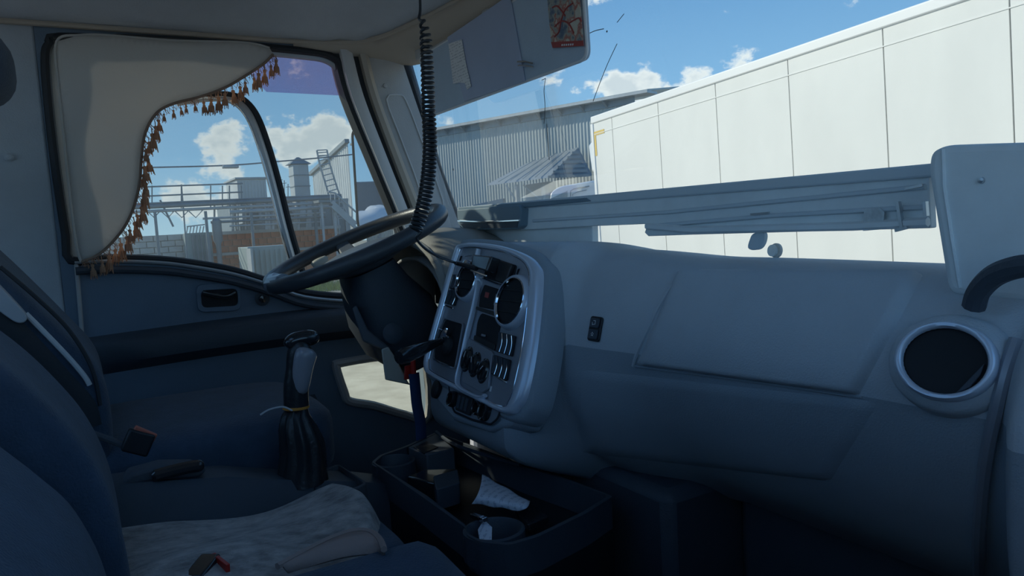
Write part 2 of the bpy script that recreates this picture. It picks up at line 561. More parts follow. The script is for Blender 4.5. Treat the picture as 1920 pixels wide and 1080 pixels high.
fl = obj('floor', MB().box2((-1.06, -.9, -.05), (1.36, 1.15, 0)), 'rubber'); struct(fl, 'dark rubber cab floor')
wb = obj('wall_back', holed([(-1.06, -.05), (1.38, -.05), (1.38, 1.62), (-1.06, 1.62)], [[(-.85, .85), (1.17, .85), (1.17, 1.44), (-.85, 1.44)]], lambda x, z: (x, -.88, z), (0, -.05, 0)), 'door_panel_light'); struct(wb, 'grey rear wall of the cab')  # rear window added for fill daylight, wall kept pale to bounce it
wf = obj('wall_front', MB().box2((-1.04, 1.10, -.05), (1.36, 1.15, .80)), 'dash_dark'); struct(wf, 'dark firewall below the dashboard')
wr = obj('wall_right', holed([(-.9, -.05), (1.15, -.05), (1.15, .86), (.96, 1.48), (-.9, 1.48)], [[(-.40, .86), (.86, .86), (.84, 1.40), (-.40, 1.40)]], lambda y, z: (1.32, y, z), (.05, 0, 0)), 'dash_dark')  # passenger window added for daylight, wall kept dark to limit bounce
struct(wr, 'right cab side with an added passenger window')
rg_ = obj('window_4', MB().box2((1.345, -.42, .85), (1.349, .87, 1.41)), 'clear_glass', smooth=0); struct(rg_, 'passenger side window glass, added out of view for daylight')
rg_ = obj('window_5', MB().box2((-.86, -.906, .84), (1.18, -.902, 1.45)), 'clear_glass', smooth=0); struct(rg_, 'rear window glass of the cab, added out of view for daylight')

# left side behind the door
mb = MB().box2((-1.06, -.9, -.05), (-1.0, -.03, 1.478))
wl = obj('wall_left', mb, 'sidewall', bevel=.006); struct(wl, 'grey rear side pillar beside the driver window')
obj('coat_hook', MB().lathe(W(17, 295, x=-1.0), (1, 0, 0), [(.0, 0), (.009, 0), (.010, .006), (.006, .010), (0.0, .011)], 14), 'sidewall', wl)

# driver door with window opening and low porthole
win_px = [(112, 70), (94, 82), (86, 102), (88, 160), (98, 260), (110, 350), (124, 440), (133, 488), (200, 484), (300, 487), (370, 495),
          (440, 508), (510, 530), (570, 549), (660, 556), (770, 552), (772, 470), (739, 388), (703, 300), (656, 180), (643, 128), (625, 108), (590, 98), (480, 88), (300, 77)]
win2 = [yz(*p) for p in win_px]
port_px = [(630, 688), (637, 681), (712, 669), (790, 664), (802, 780), (758, 777), (700, 760), (655, 752), (645, 735)]
port2 = [yz(*p) for p in port_px]
outer2 = [(-.03, .03), (1.06, .03), (1.09, .80), (1.06, .99), (.95, 1.44), (.90, 1.478), (-.03, 1.478)]
door = obj('door_1', holed(outer2, [win2, port2], DOORX, (-.055, 0, 0)), 'door_trim', smooth=25)
struct(door, 'dark grey driver door with curved window sill and low porthole')
# seals and frames round the openings
w3 = [Vector((-.998, y, z)) for y, z in win2]
obj('window_seal', MB().tube(cr(w3, 3, True), .011, 8, closed=True), 'seal', door)
# pale reveal strip along the rear edge of the window and alu strip along the sill
rev = [W(p[0] + 16, p[1], x=-1.025) for p in [(86, 85), (86, 150), (95, 250), (107, 350), (120, 440), (130, 492)]]
obj('window_frame', MB().tube(cr(rev, 5), .018, 8, flat=.55), 'frame_white', door)
top = [W(*p, x=-1.02) for p in [(110, 78), (300, 84), (470, 96), (560, 104), (612, 113), (640, 140), (656, 190), (700, 300), (734, 388), (764, 470)]]
obj('window_frame', MB().tube(cr(top, 5), .011, 8), 'alu', door)
sill = [W(p[0], p[1] + 4, x=-.992) for p in [(140, 488), (200, 485), (300, 488), (370, 497), (440, 510), (510, 531), (570, 552), (660, 560), (765, 556)]]
obj('sill_strip', MB().tube(cr(sill, 4), .0055, 8), 'alu', door)
sill2 = [p + Vector((.004, 0, -.022)) for p in sill]
obj('sill_strip', MB().tube(cr(sill2, 4), .010, 8), 'dash_dark', door)
# sash divider (arched bar of the quarter light)
arch_px = [(330, 190), (375, 183), (415, 182), (445, 192), (470, 222), (492, 280), (512, 350), (532, 430), (552, 500), (562, 540)]
arch = cr([W(*p, x=-1.03) for p in arch_px], 5)
arch_rings = lambda dy, w, dx: [p + Vector((dx, dy, 0)) for p in arch]
obj('window_divider', MB().tube(arch_rings(0, 0, 0), .013, 8), 'alu', door)
obj('window_divider', MB().tube([p + Vector((.006, .017, .006)) for p in arch], .009, 8), 'seal', door)
obj('window_divider', MB().tube([p + Vector((.010, -.010, -.004)) for p in arch], .0035, 6), 'chrome', door)
# glass
gl = obj('window_1', holed(win2, [], lambda y, z: (-1.04, y, z), (-.004, 0, 0)), 'door_glass', smooth=0)
struct(gl, 'driver door window glass')
film_px = [(470, 86), (600, 96), (640, 118), (664, 180), (500, 172), (470, 140)]
fm = obj('tint_film', holed([yz(*p, x=-1.032) for p in film_px], [], lambda y, z: (-1.034, y, z), (-.001, 0, 0)), 'tint_film', gl, smooth=0, label='purple tinted sun strip across the top of the glass')
pg = obj('window_3', holed(port2, [], lambda y, z: (-1.045, y, z), (-.004, 0, 0)), 'porthole', smooth=0)
struct(pg, 'low porthole glass in the driver door')
p3 = [Vector((-.997, y, z)) for y, z in port2]
obj('porthole_frame', MB().tube(cr(p3, 4, True), .013, 8, closed=True), 'pillar', door)
# rear jamb line of the door
jam = [W(*p, x=-.995) for p in [(138, 500), (143, 550), (150, 600)]]
obj('door_edge', MB().tube(cr([Vector((-.995, .005, .895)), Vector((-.995, .0, .70)), Vector((-.995, -.01, .4))], 4), .005, 6), 'pillar', door)
# arm rest and pocket on the door
def arm_ring(y):
    k = min(1, max(0, (y + .02) / .12)); a = .055 * k
    z0 = .690 + .012 * math.sin(y * 3)
    return [Vector((-1.0, y, z0 + .01)), Vector((-1.0 + a * .8, y, z0)), Vector((-1.0 + a, y, z0 - .015)), Vector((-1.0 + a * .9, y, z0 - .06)), Vector((-1.0, y, z0 - .09))]
obj('armrest', MB().loft([arm_ring(-.02 + .9 * i / 14) for i in range(15)]), 'dash_dark', door, smooth=50)
obj('door_pocket', MB().loft([[Vector((-1.0, y, .46)), Vector((-.955, y, .44)), Vector((-.945, y, .30)), Vector((-.96, y, .12)), Vector((-1.0, y, .10))] for y in (.03, .08, .3, .52, .57)]), 'dash_dark', door, smooth=50)
# inner handle in its dish
hp = [W(*p, x=-1.0) for p in [(366, 533), (448, 530), (452, 582), (370, 586)]]
hin = [W(*p, x=-1.0) for p in [(376, 545), (444, 541), (446, 573), (378, 577)]]
obj('handle_bezel', ring_frame(round_poly(hp, .02), round_poly(hin, .014), (.008, 0, 0)), 'door_trim', door, bevel=.002)
obj('handle_dish', MB().prism(round_poly(hin, .014), (.002, 0, 0)), 'well', door)
ha = [W(*p, x=-.985) for p in [(380, 549), (400, 553), (425, 556), (442, 549)]]
obj('door_handle', MB().tube(cr(ha, 5), [.007] * 16, 8, flat=.6), 'gloss_black', door)
lk = W(491, 560, x=-1.0)
obj('lock_bezel', MB().lathe(lk, (1, 0, 0), [(.0, 0), (.019, 0), (.020, .006), (.015, .008), (.0, .008)], 20), 'dash_dark', door)
obj('lock_knob', MB().lathe(lk + Vector((.008, 0, 0)), (1, 0, 0), [(.0, 0), (.011, 0), (.010, .010), (.0, .011)], 16), 'gloss_black', door)

# ---- roof
railp = [(-1.0, -.9), (-1.0, .3), (-.995, .60), (-.965, .72), (-.90, .795), (-.70, .838), (-.49, .860), (-.2, .872), (0, .875),
         (.2, .872), (.49, .860), (.70, .838), (.90, .795), (.965, .72), (.995, .60), (1.0, .3), (1.0, -.9)]
railp = [(x + .32 if x > .3 else x + (.16 if x >= 0 else 0), y) for x, y in railp]
def inset(p, d):
    x, y = p
    return (x - math.copysign(min(d, abs(x)), x) if abs(x - .16) > .5 else x, y - d if y > .5 else y)
ceil_rings = [[Vector((x, y, 1.474)) for x, y in railp]]
for d, z in ((.03, 1.50), (.07, 1.53), (.13, 1.555), (.24, 1.575)):
    ceil_rings.append([Vector((*inset(p, d), z)) for p in railp])
mbc = MB().loft(ceil_rings, caps=False, closed=False)
last = ceil_rings[-1]
hx0, hx1, hy0, hy1 = .02, .78, -.72, -.12     # roof opening added out of view to let fill daylight in
fill_hatch = [(hx0, hy0), (hx1, hy0), (hx1, hy1), (hx0, hy1)]
flat = holed([(p.x, p.y) for p in last], [fill_hatch], lambda x, y: (x, y, last[0].z), (0, 0, .006))
mbc.add(flat.v, flat.f)
ce = obj('ceiling', mbc, 'headliner', smooth=60, solid=.012); struct(ce, 'grey brown cloth headliner')
rl = obj('trim_1', MB().tube(cr([Vector((x * .992, y - .004, 1.470)) for x, y in railp], 4), .0075, 8), 'tan_trim')
struct(rl, 'pale moulding line round the headliner')
low = [(-1.0, .60, 1.47), (-1.0, .74, 1.452), (-.995, .84, 1.44), (-.985, .90, 1.432), (-.955, .935, 1.425), (-.75, .945, 1.40), (-.5, .948, 1.392), (0, .95, 1.39),
       (.5, .948, 1.392), (.75, .945, 1.40), (.955, .935, 1.42), (1.0, .84, 1.44), (1.0, .60, 1.47)]
hi = [(-.995, .60, 1.474), (-.967, .72, 1.474), (-.94, .755, 1.474), (-.90, .795, 1.474), (-.84, .812, 1.474), (-.70, .838, 1.474), (-.49, .860, 1.474), (0, .875, 1.474),
      (.49, .860, 1.474), (.70, .838, 1.474), (.90, .795, 1.474), (.965, .72, 1.474), (.995, .60, 1.474)]
low = [(x + (.32 if x > .3 else .16 if x >= 0 else 0), y, z) for x, y, z in low]; hi = [(x + (.32 if x > .3 else .16 if x >= 0 else 0), y, z) for x, y, z in hi]
def hd(u, v):
    k = u * (len(hi) - 1); i = min(int(k), len(hi) - 2); t = k - i
    a = Vector(hi[i]).lerp(Vector(hi[i + 1]), t); b = Vector(low[i]).lerp(Vector(low[i + 1]), t)
    return a.lerp(b, v) + Vector((0, -.010 * math.sin(PI * v), -.006 * math.sin(PI * v)))
h_ = obj('trim_2', MB().grid(hd, 61, 7), 'tan_trim', smooth=60, solid=.02); struct(h_, 'tan header panel above the windscreen')
rf = obj('roof', holed([(-1.08, -.95), (1.40, -.95), (1.40, .92), (-1.08, .92)], [fill_hatch], lambda x, y: (x, y, 1.60), (0, 0, .04)), 'truck_white', bevel=.01); struct(rf, 'outer roof skin of the cab')

# ---- left windscreen pillar: parallel mouldings
rows = [60, 100, 180, 300, 380, 440, 520, 600]
strips = {
    'pillar_seal': ([616, 626, 647, 696, 729, 753, 785, 812], [628, 640, 660, 708, 741, 765, 797, 824], -.996, 'seal'),
    'pillar_edge': ([628, 640, 660, 708, 741, 765, 797, 824], [648, 661, 682, 728, 760, 783, 814, 840], -.972, 'pillar_light'),
    'pillar_groove': ([646, 659, 681, 727, 759, 782, 813, 839], [664, 676, 697, 741, 772, 794, 824, 849], -.992, 'seal'),
    'pillar_ridge': ([663, 675, 696, 740, 771, 793, 823, 848], [678, 690, 711, 755, 786, 808, 836, 860], -.966, 'tan_trim'),
    'pillar_cover': ([677, 689, 710, 754, 785, 807, 835, 859], [742, 750, 776, 818, 846, 868, 895, 918], -.975, 'pillar'),
    'windscreen_seal': ([740, 748, 774, 817, 845, 867, 894, 917], [752, 764, 787, 824, 853, 876, 903, 926], -.984, 'seal')}
pil = None
for nm, (l, r_, xx, mt) in strips.items():
    la = cr([W(a, b, x=xx) for a, b in zip(l, rows)], 4); ra = cr([W(a, b, x=xx) for a, b in zip(r_, rows)], 4)
    rings = []
    for a, b in zip(la, ra):
        c = (a + b) / 2 + Vector((.006, 0, 0))
        rings.append([a, c, b, b + Vector((-.05, .0, 0)), a + Vector((-.05, 0, 0))])
    if pil is None:
        pil = obj('trim_3', MB().loft(rings), mt, smooth=50); struct(pil, 'grey left windscreen pillar with ribbed mouldings')
    else:
        obj(nm, MB().loft(rings), mt, pil, smooth=50)
rec = [W(*p, x=-.9695) for p in [(725, 186), (748, 178), (762, 190), (790, 262), (815, 330), (832, 390), (800, 385), (775, 320), (748, 250)]]
obj('pillar_moulding', MB().tube(cr(rec, 3, True), .0025, 6, closed=True), 'pillar_light', pil)
obj('pillar_plug', MB().lathe(W(722, 161, x=-.972), (1, 0, 0), [(0, 0), (.007, 0), (.006, .004), (0, .005)], 12), 'pillar', pil)

# right-hand windscreen pillar (outside the picture, closes the cab)
rp = obj('trim_4', MB().bar((1.31, 1.06, .84), (1.305, .95, 1.44), .09, .10), 'pillar', bevel=.015); struct(rp, 'grey right windscreen pillar')

# ---- windscreen
ws_y = lambda z: 1.075 - .2 * (z - .85)
wsm = MB().grid(lambda u, v: Vector((-.985 + 2.29 * u, ws_y(.78 + .66 * v) - .035 * (2 * u - 1) ** 2 + .01, .78 + .66 * v)), 25, 9)
wsg = obj('window_2', wsm, 'windscreen', smooth=60); struct(wsg, 'hazy windscreen glass with hairline cracks')
def crack(px):
    return cr([W(*p, y=1.0) for p in px], 4)
for px in ([(1020, 232), (1022, 200), (1020, 170), (1023, 147)], [(1112, 190), (1125, 155), (1140, 118), (1157, 82)], [(1098, 66), (1115, 58), (1132, 54)], [(1023, 147), (1016, 150)], [(1157, 42), (1170, 26)], [(1025, 232), (1030, 300)]):
    obj('crack', MB().tube(crack(px), .0009, 4), 'seal', wsg)
obj('stone_chip', MB().lathe(W(1138, 59, y=1.0), (0, -1, 0), [(0, 0), (.0025, 0), (.0012, .0012), (0, .0012)], 7), 'seal', wsg)
obj('stone_chip', MB().lathe(W(850, 318, y=1.0), (0, -1, 0), [(0, 0), (.004, 0), (.003, .0012), (0, .0012)], 7), 'steel_grey', wsg)

# ================================================================== DASHBOARD
P_drv = [(1.08, .80), (1.02, .842), (.97, .852), (.93, .850), (.905, .835), (.885, .80), (.87, .76), (.86, .72), (.855, .68), (.865, .64), (.90, .61), (.98, .59)]
P_con = [(1.08, .815), (1.01, .852), (.93, .873), (.86, .883), (.80, .886), (.757, .873), (.708, .775), (.668, .67), (.648, .61), (.632, .565), (.650, .50), (.78, .44)]
P_mid = [(1.08, .81), (1.01, .847), (.93, .863), (.86, .867), (.81, .856), (.775, .823), (.750, .77), (.732, .71), (.722, .65), (.735, .58), (.785, .50), (.90, .42)]
P_pas = [(1.08, .80), (1.01, .834), (.93, .846), (.86, .845), (.81, .830), (.775, .795), (.754, .755), (.748, .712), (.762, .645), (.795, .575), (.855, .50), (.95, .43)]
P_end = [(1.08, .79), (1.01, .826), (.93, .838), (.85, .836), (.79, .820), (.745, .785), (.718, .745), (.704, .70), (.702, .62), (.715, .54), (.755, .44), (.86, .28)]
P_pa0 = [(y, z + (.006 if i < 5 else 0)) for i, (y, z) in enumerate(P_pas)]
KEYS = [(-1.0, P_drv), (-.36, P_drv), (-.305, P_con), (.015, P_con), (.09, P_mid), (.30, P_pa0), (.785, P_pas), (.815, P_end), (1.32, P_end)]


def profile(x):
    x = max(-1, min(1.32, x))
    for (xa, a), (xb, b) in zip(KEYS, KEYS[1:]):
        if xa <= x <= xb:
            t = (x - xa) / (xb - xa); t = t * t * (3 - 2 * t)
            return [(p[0] * (1 - t) + q[0] * t, p[1] * (1 - t) + q[1] * t) for p, q in zip(a, b)]


def dash_line(x, n=5):
    return cr([Vector((x, y, z)) for y, z in profile(x)], n)


xs = sorted(set([-.995 + .06 * i for i in range(11)] + [-.37 + .01 * i for i in range(8)] + [-.3 + .035 * i for i in range(10)] + [.015 + .012 * i for i in range(19)] +
                [.25 + .035 * i for i in range(15)] + [.78 + .006 * i for i in range(8)] + [.84, .88, .93, .97, 1.0, 1.1, 1.2, 1.315]))
dash = thing('dashboard', 'long dark grey dashboard running under the windscreen to the passenger side', 'dashboard', (0, .9, .4))
mbd = MB().loft([dash_line(x) for x in xs], caps=False, closed=False)
CUT = 35
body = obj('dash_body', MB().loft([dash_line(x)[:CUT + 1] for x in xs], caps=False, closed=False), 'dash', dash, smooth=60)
obj('lower_dash', MB().loft([dash_line(x)[CUT:] for x in xs], caps=False, closed=False), 'dash_lower_shaded', dash, smooth=60, label='lower half of the dashboard, darkened for the light falling off')
BV = BVHTree.FromPolygons([tuple(v) for v in mbd.v], mbd.f)


def hit(px, py):
    loc, nrm, i, d = BV.ray_cast(CAM, ray(px, py).normalized())
    if nrm.dot(ray(px, py)) > 0: nrm = -nrm
    return loc, nrm


obj('lower_console', MB().box2((-.30, .80, 0), (.25, 1.09, .47)).box2((.25, .96, 0), (1.30, 1.09, .47)), 'dash_dark', dash, bevel=.02)
# raised passenger panel: conforms to the dash surface, proud of it
def patch(corner_px, nu, nv, lift, edge):
    """corner_px: four corner pixels tl, tr, br, bl; a patch that hugs the dash and stands proud of it"""
    tl, tr, br, bl = [Vector((*p, 0)) for p in corner_px]
    def fn(u, v):
        p = tl.lerp(tr, u).lerp(bl.lerp(br, u), v)
        loc, nrm = hit(p.x, p.y)
        e = min(u, 1 - u) * 2 / edge * 1.0; g = min(v, 1 - v) * 2 / edge
        k = min(1, e, g); k = k * k * (3 - 2 * k)
        return loc + nrm * (lift * k - .001)
    return MB().grid(fn, nu, nv)
obj('airbag_panel', patch([(1268, 508), (1735, 512), (1612, 742), (1192, 684)], 60, 40, .013, .085), 'dash', dash, smooth=70)
obj('glovebox_lid', patch([(1085, 690), (1655, 752), (1560, 905), (1080, 850)], 40, 16, .005, .10), 'dash_lower_shaded', dash, smooth=70)
seam = [hit(*p)[0] + hit(*p)[1] * .001 for p in [(1188, 686), (1260, 696), (1340, 706), (1420, 717), (1500, 728), (1580, 740), (1615, 744)]]
obj('seam', MB().tube(cr(seam, 4), .0014, 6), 'dash_lower_shaded', dash)
seam = [hit(*p)[0] + hit(*p)[1] * .001 for p in [(1262, 535), (1240, 570), (1215, 620), (1196, 660), (1188, 686)]]
obj('seam', MB().tube(cr(seam, 4), .0030, 6), 'dash', dash)
# two-button switch plate
l0, n0 = hit(1118, 617)
def frame_at(l, n):
    e1 = (Vector((1, 0, 0)) - n * n.x).normalized(); e2 = n.cross(e1)
    if e2.z < 0: e2 = -e2
    return e1, e2
e1, e2 = frame_at(l0, n0)
plate = obj('switch_plate', MB().prism([l0 + e1 * a + e2 * b for a, b in rrect(.030, .042, .005)], n0 * .004), 'black', dash, bevel=.001)
for k in (-1, 1):
    c = l0 + n0 * .004 + e2 * (k * .0095)
    bt = obj('button', MB().prism([c + e1 * a + e2 * b for a, b in rrect(.023, .016, .003)], n0 * .003), 'dash_dark', plate, bevel=.001)
    c2 = c + n0 * .0032
    ic = MB()
    if k < 0:
        st = []
        for q in range(10):
            r_ = .0036 if q % 2 == 0 else .0017
            st.append(c2 + e1 * (r_ * math.sin(q * PI / 5)) + e2 * (r_ * math.cos(q * PI / 5)))
        ic.tube(st, .0004, 4, closed=True)
    else:
        ic.tube([c2 + e1 * a + e2 * b for a, b in ((-.002, .004), (.003, .004), (.003, -.002), (-.003, -.003))], .0006, 4)
        ic.tube([c2 + e1 * a + e2 * b for a, b in ((-.0045, .001), (-.0035, -.004))], .0005, 4)
    obj('icon', ic, 'white_print', bt)

# round passenger vent
l0, n0 = hit(1785, 684)
nv = (n0 + Vector((.30, -.55, .20))).normalized()
l0 = l0 + nv * .024
vent = obj('vent_collar', MB().lathe(l0 - nv * .05, nv, [(.064, 0), (.060, .030), (.056, .038), (.047, .044), (.040, .040), (.039, .028), (.0, .028)], 40, sx=.86), 'dash', dash, smooth=60)
ringp = [(.0385, -.012), (.0385, .002), (.0405, .005), (.044, .005), (.0465, .001), (.047, -.006), (.0385, -.012)]
obj('vent_ring', MB().lathe(l0, nv, ringp, 48, sx=.86, caps=False), 'silver', vent, smooth=60)
obj('vent_well', MB().lathe(l0, nv, [(.0386, -.001), (.0380, -.004), (.030, -.006), (.0, -.007)], 40, sx=.86, caps=False), 'well', vent, smooth=60)
e1, e2 = frame_at(l0, nv)
dd = (e1 * .5 + e2 * .85).normalized()
obj('vent_vane', MB().prism([l0 + nv * -.005 + e1 * a + e2 * b for a, b in [(.014, -.031), (.026, -.022), (.033, -.008), (.0345, .004)]], nv * .004), 'dash_dark', vent, bevel=.001)
# end moulding curving down at the passenger end of the dash
edge = []
for p in [(1912, 640), (1893, 700), (1872, 770), (1856, 840), (1846, 910), (1840, 980), (1838, 1040), (1838, 1100)]:
    l, n = hit(*p); edge.append(l + n * .004)
obj('end_moulding', MB().tube(cr(edge, 5), .0065, 8), 'silver_plate', dash)

obj('grab_handle', MB().tube(cr([W(1826, 575, y=.77), W(1836, 545, y=.765), W(1866, 516, y=.76), W(1912, 500, y=.755), W(1960, 498, y=.755)], 6), .011, 10), 'dash_dark', dash)
# instrument hood over the gauges: arch sections swept forward
hood = thing('instrument_hood', 'sunlit arched hood over the gauges behind the steering wheel', 'instrument hood', (-.52, .82, .84))
def arch_sec(y, top, w, base, r):
    out = []
    for k in range(17):
        a = PI * k / 16
        out.append(Vector((-.53 + (w + r) * math.cos(a) * (1 if abs(math.cos(a)) < .0 else 1), y + .05 * (1 - math.sin(a)) * 0, base + (top - base + r) * math.sin(a) ** .75)))
    return out
outer_a = [arch_sec(y, t, w, .74, 0) for y, t, w in ((.700, .895, .205), (.735, .912, .212), (.80, .918, .213), (.87, .912, .207), (.95, .88, .19))]
obj('hood_shell', MB().loft(outer_a, caps=False, closed=False), 'hood', hood, smooth=60, solid=.016)
lip = [p + Vector((0, -.002, 0)) for p in arch_sec(.700, .895, .205, .74, 0)]
obj('hood_lip', MB().tube(lip, .011, 8), 'hood', hood)
inner_a = [arch_sec(y, t, w, .72, 0) for y, t, w in ((.705, .855, .175), (.76, .858, .178), (.84, .855, .175))]
obj('gauge_surround', MB().loft(inner_a, caps=False, closed=False), 'pillar', hood, smooth=60, solid=.008)
obj('gauge_panel', MB().prism(arch_sec(.84, .85, .17, .72, 0), (0, .01, 0)), 'well', hood)
for gx in (-.60, -.46):
    obj('gauge', MB().lathe((gx, .838, .785), (0, -1, .1), [(.0, 0), (.048, 0), (.052, .006), (.047, .007), (.045, .002), (0, .002)], 28), 'gloss_black', hood)

# ================================================================== CENTRE CONSOLE PANEL
CN = Vector((.05, -.935, .350)).normalized()
C0 = W(905, 610, d=1.44)
CU = (Vector((1, 0, 0)) - CN * CN.x).normalized(); CV = CN.cross(CU)
if CV.z < 0: CV = -CV


def K(px, py, lift=0.0):
    return WP(px, py, C0, CN) + CN * lift


con = thing('centre_console', 'silver framed centre console panel with round vents, switches and knobs', 'console panel', tuple(C0 - CN * .02 - Vector((0, 0, .14))))
outer_px = [(870, 456), (930, 459), (982, 475), (1008, 496), (1015, 528), (1005, 640), (990, 725), (975, 762), (948, 776), (880, 744), (812, 708), (797, 690), (802, 655), (828, 560), (853, 474)]
inner_px = [(873, 464), (930, 469), (972, 484), (990, 503), (993, 535), (982, 640), (966, 720), (955, 752), (940, 762), (880, 733), (814, 699), (805, 684), (810, 655), (836, 562), (860, 480)]
n_ = 5
OUT = cr([K(*p) for p in outer_px], n_, True); INN = cr([K(*p) for p in inner_px], n_, True)
# bezel rounded in section
mbz = MB()
secs = [[p - CN * .030 for p in OUT], [p + CN * .000 for p in OUT], [o.lerp(i, .3) + CN * .007 for o, i in zip(OUT, INN)], [o.lerp(i, .75) + CN * .007 for o, i in zip(OUT, INN)], [p + CN * .001 for p in INN], [p - CN * .01 for p in INN]]
mbz.loft(secs, caps=False)
obj('bezel', mbz, 'silver', con, smooth=70)
back = MB().loft([[p - CN * .05 + (p - C0) * .09 for p in OUT], [p - CN * .012 + (p - C0) * .07 for p in OUT], [p - CN * .006 + (p - C0) * .02 for p in OUT]], caps=True)
obj('console_housing', back, 'dash_lower_shaded', con, smooth=60)
obj('face_plate', MB().prism([p - CN * .004 for p in INN], -CN * .006), 'silver_plate', con)
obj('bezel_line', MB().tube([p + CN * .0015 for p in INN], .0012, 6, closed=True), 'chrome', con)


def cpoly(name, px, mt, lift=.0, th=.004, rad=.0, bevel=.0008, parent=None, label=None):
    pts = [K(*p) for p in px]
    if rad: pts = round_poly(pts, rad)
    return obj(name, MB().prism([p + CN * lift for p in pts], CN * th), mt, parent or con, bevel=bevel, label=label)


def cframe(name, px, grow, mt, lift, th, parent=None, rad=.006):
    pts = [K(*p) for p in px]; c = sum(pts, Vector()) / len(pts)
    po = [p + (p - c).normalized() * grow for p in pts]
    a = [p + CN * lift for p in round_poly(po, rad)]; b = [p + CN * lift for p in round_poly(pts, rad * .7)]
    return obj(name, ring_frame(a, b, CN * th), mt, parent or con, bevel=.0006)


# raised silver rib dividing driver side from middle stack
rib = [K(*p, .003) for p in [(900, 468), (893, 505), (899, 530), (890, 580), (878, 630), (867, 680), (860, 712), (866, 728), (900, 745), (912, 742)]]
obj('divider_rib', MB().tube(cr(rib, 5), .006, 8, flat=.6), 'silver', con)
# top-left button and indicator
cframe('button_frame', [(873, 481), (886, 479), (882, 499), (868, 500)], .003, 'silver_plate', -.003, .005, rad=.003)
cpoly('button', [(873, 481), (886, 479), (882, 499), (868, 500)], 'knob_grey', -.003, .004)
cpoly('indicator', [(862, 480), (864, 479), (861, 488), (859, 488)], 'well', -.004, .002, bevel=0)
cpoly('indicator', [(969, 504), (972, 503), (968, 514), (966, 513)], 'well', -.004, .002, bevel=0)


def cvent(px, py, rw, rh, rot):
    """round air vent seen at px,py"""
    c = K(px, py); a = K(px + rw, py); b = K(px, py - rh)
    r_ = ((K(px, py - rh) - K(px, py + rh)).length) / 2
    v = obj('vent', MB().lathe(c - CN * .004, CN, [(r_ * .86, .010), (r_ * .92, .014), (r_, .012), (r_ * 1.06, .004), (r_ * 1.08, 0.0)], 40, ref=CV, caps=False), 'silver', con, smooth=60)
    obj('vent_well', MB().lathe(c - CN * .003, CN, [(0, .004), (r_ * .88, .006), (r_ * .90, .009), (r_ * .86, .010)], 36, ref=CV, caps=False), 'well', v)
    obj('vent_edge', MB().lathe(c - CN * .004, CN, [(r_ * .84, .011), (r_ * .87, .0145), (r_ * .90, .0135)], 40, ref=CV, caps=False), 'chrome', v)
    for k in (-1, 0, 1):
        o = c + CV * (k * r_ * .42) + CN * .003; w = r_ * math.sqrt(1 - (k * .42) ** 2) * .82
        obj('vane', MB().bar(o - CU * w, o + CU * w, .001, .006, CN), 'black', v)
    return v


cvent(880, 526, 15, 34, 0)
cvent(962, 566, 20, 46, 0)
# rocker switches, driver side bank and right-hand banks
def rocker(px4, split=2, name='rocker_switch'):
    tl, tr, br, bl = [Vector((*p, 0)) for p in px4]
    fr = cframe('switch_frame', px4, .0022, 'black', -.003, .005, rad=.003)
    for i in range(split):
        a, b = i / split + .03, (i + 1) / split - .03
        q = [tl.lerp(tr, a), tl.lerp(tr, b), bl.lerp(br, b), bl.lerp(br, a)]
        pts = [K(p.x, p.y) for p in q]
        mid1 = (pts[0] + pts[3]) / 2; mid2 = (pts[1] + pts[2]) / 2
        secs = [[pts[0] - CN * .004, pts[0] + CN * .006, pts[1] + CN * .006, pts[1] - CN * .004],
                [mid1.lerp(pts[0], .4) - CN * .004, mid1.lerp(pts[0], .4) + CN * .0030, mid2.lerp(pts[1], .4) + CN * .0030, mid2.lerp(pts[1], .4) - CN * .004],
                [mid1 - CN * .004, mid1 + CN * .0022, mid2 + CN * .0022, mid2 - CN * .004],
                [mid1.lerp(pts[3], .4) - CN * .004, mid1.lerp(pts[3], .4) + CN * .0025, mid2.lerp(pts[2], .4) + CN * .0025, mid2.lerp(pts[2], .4) - CN * .004],
                [pts[3] - CN * .004, pts[3] + CN * .004, pts[2] + CN * .004, pts[2] - CN * .004]]
        rk = obj(name, MB().loft(secs), 'dash_dark', fr, smooth=25, bevel=.0004)
        l = [pts[1] + CN * .0066, mid2.lerp(pts[1], .4) + CN * .0036, mid2 + CN * .0028, mid2.lerp(pts[2], .4) + CN * .0031, pts[2] + CN * .0046]
        obj('switch_edge', MB().tube(cr(l, 3), .0007, 5), 'chrome', rk)
    return fr


rocker([(853, 516), (868, 516), (860, 542), (845, 541)])
rocker([(845, 545), (859, 546), (852, 572), (835, 568)])
cpoly('switch_sill', [(829, 569), (850, 577), (849, 580), (828, 572)], 'chrome', -.003, .004)
rocker([(938, 624), (965, 631), (959, 667), (931, 658)], 3)
rocker([(929, 667), (956, 676), (949, 712), (922, 699)], 3)
cpoly('switch_sill', [(920, 697), (950, 715), (949, 719), (920, 701)], 'chrome', -.003, .004)
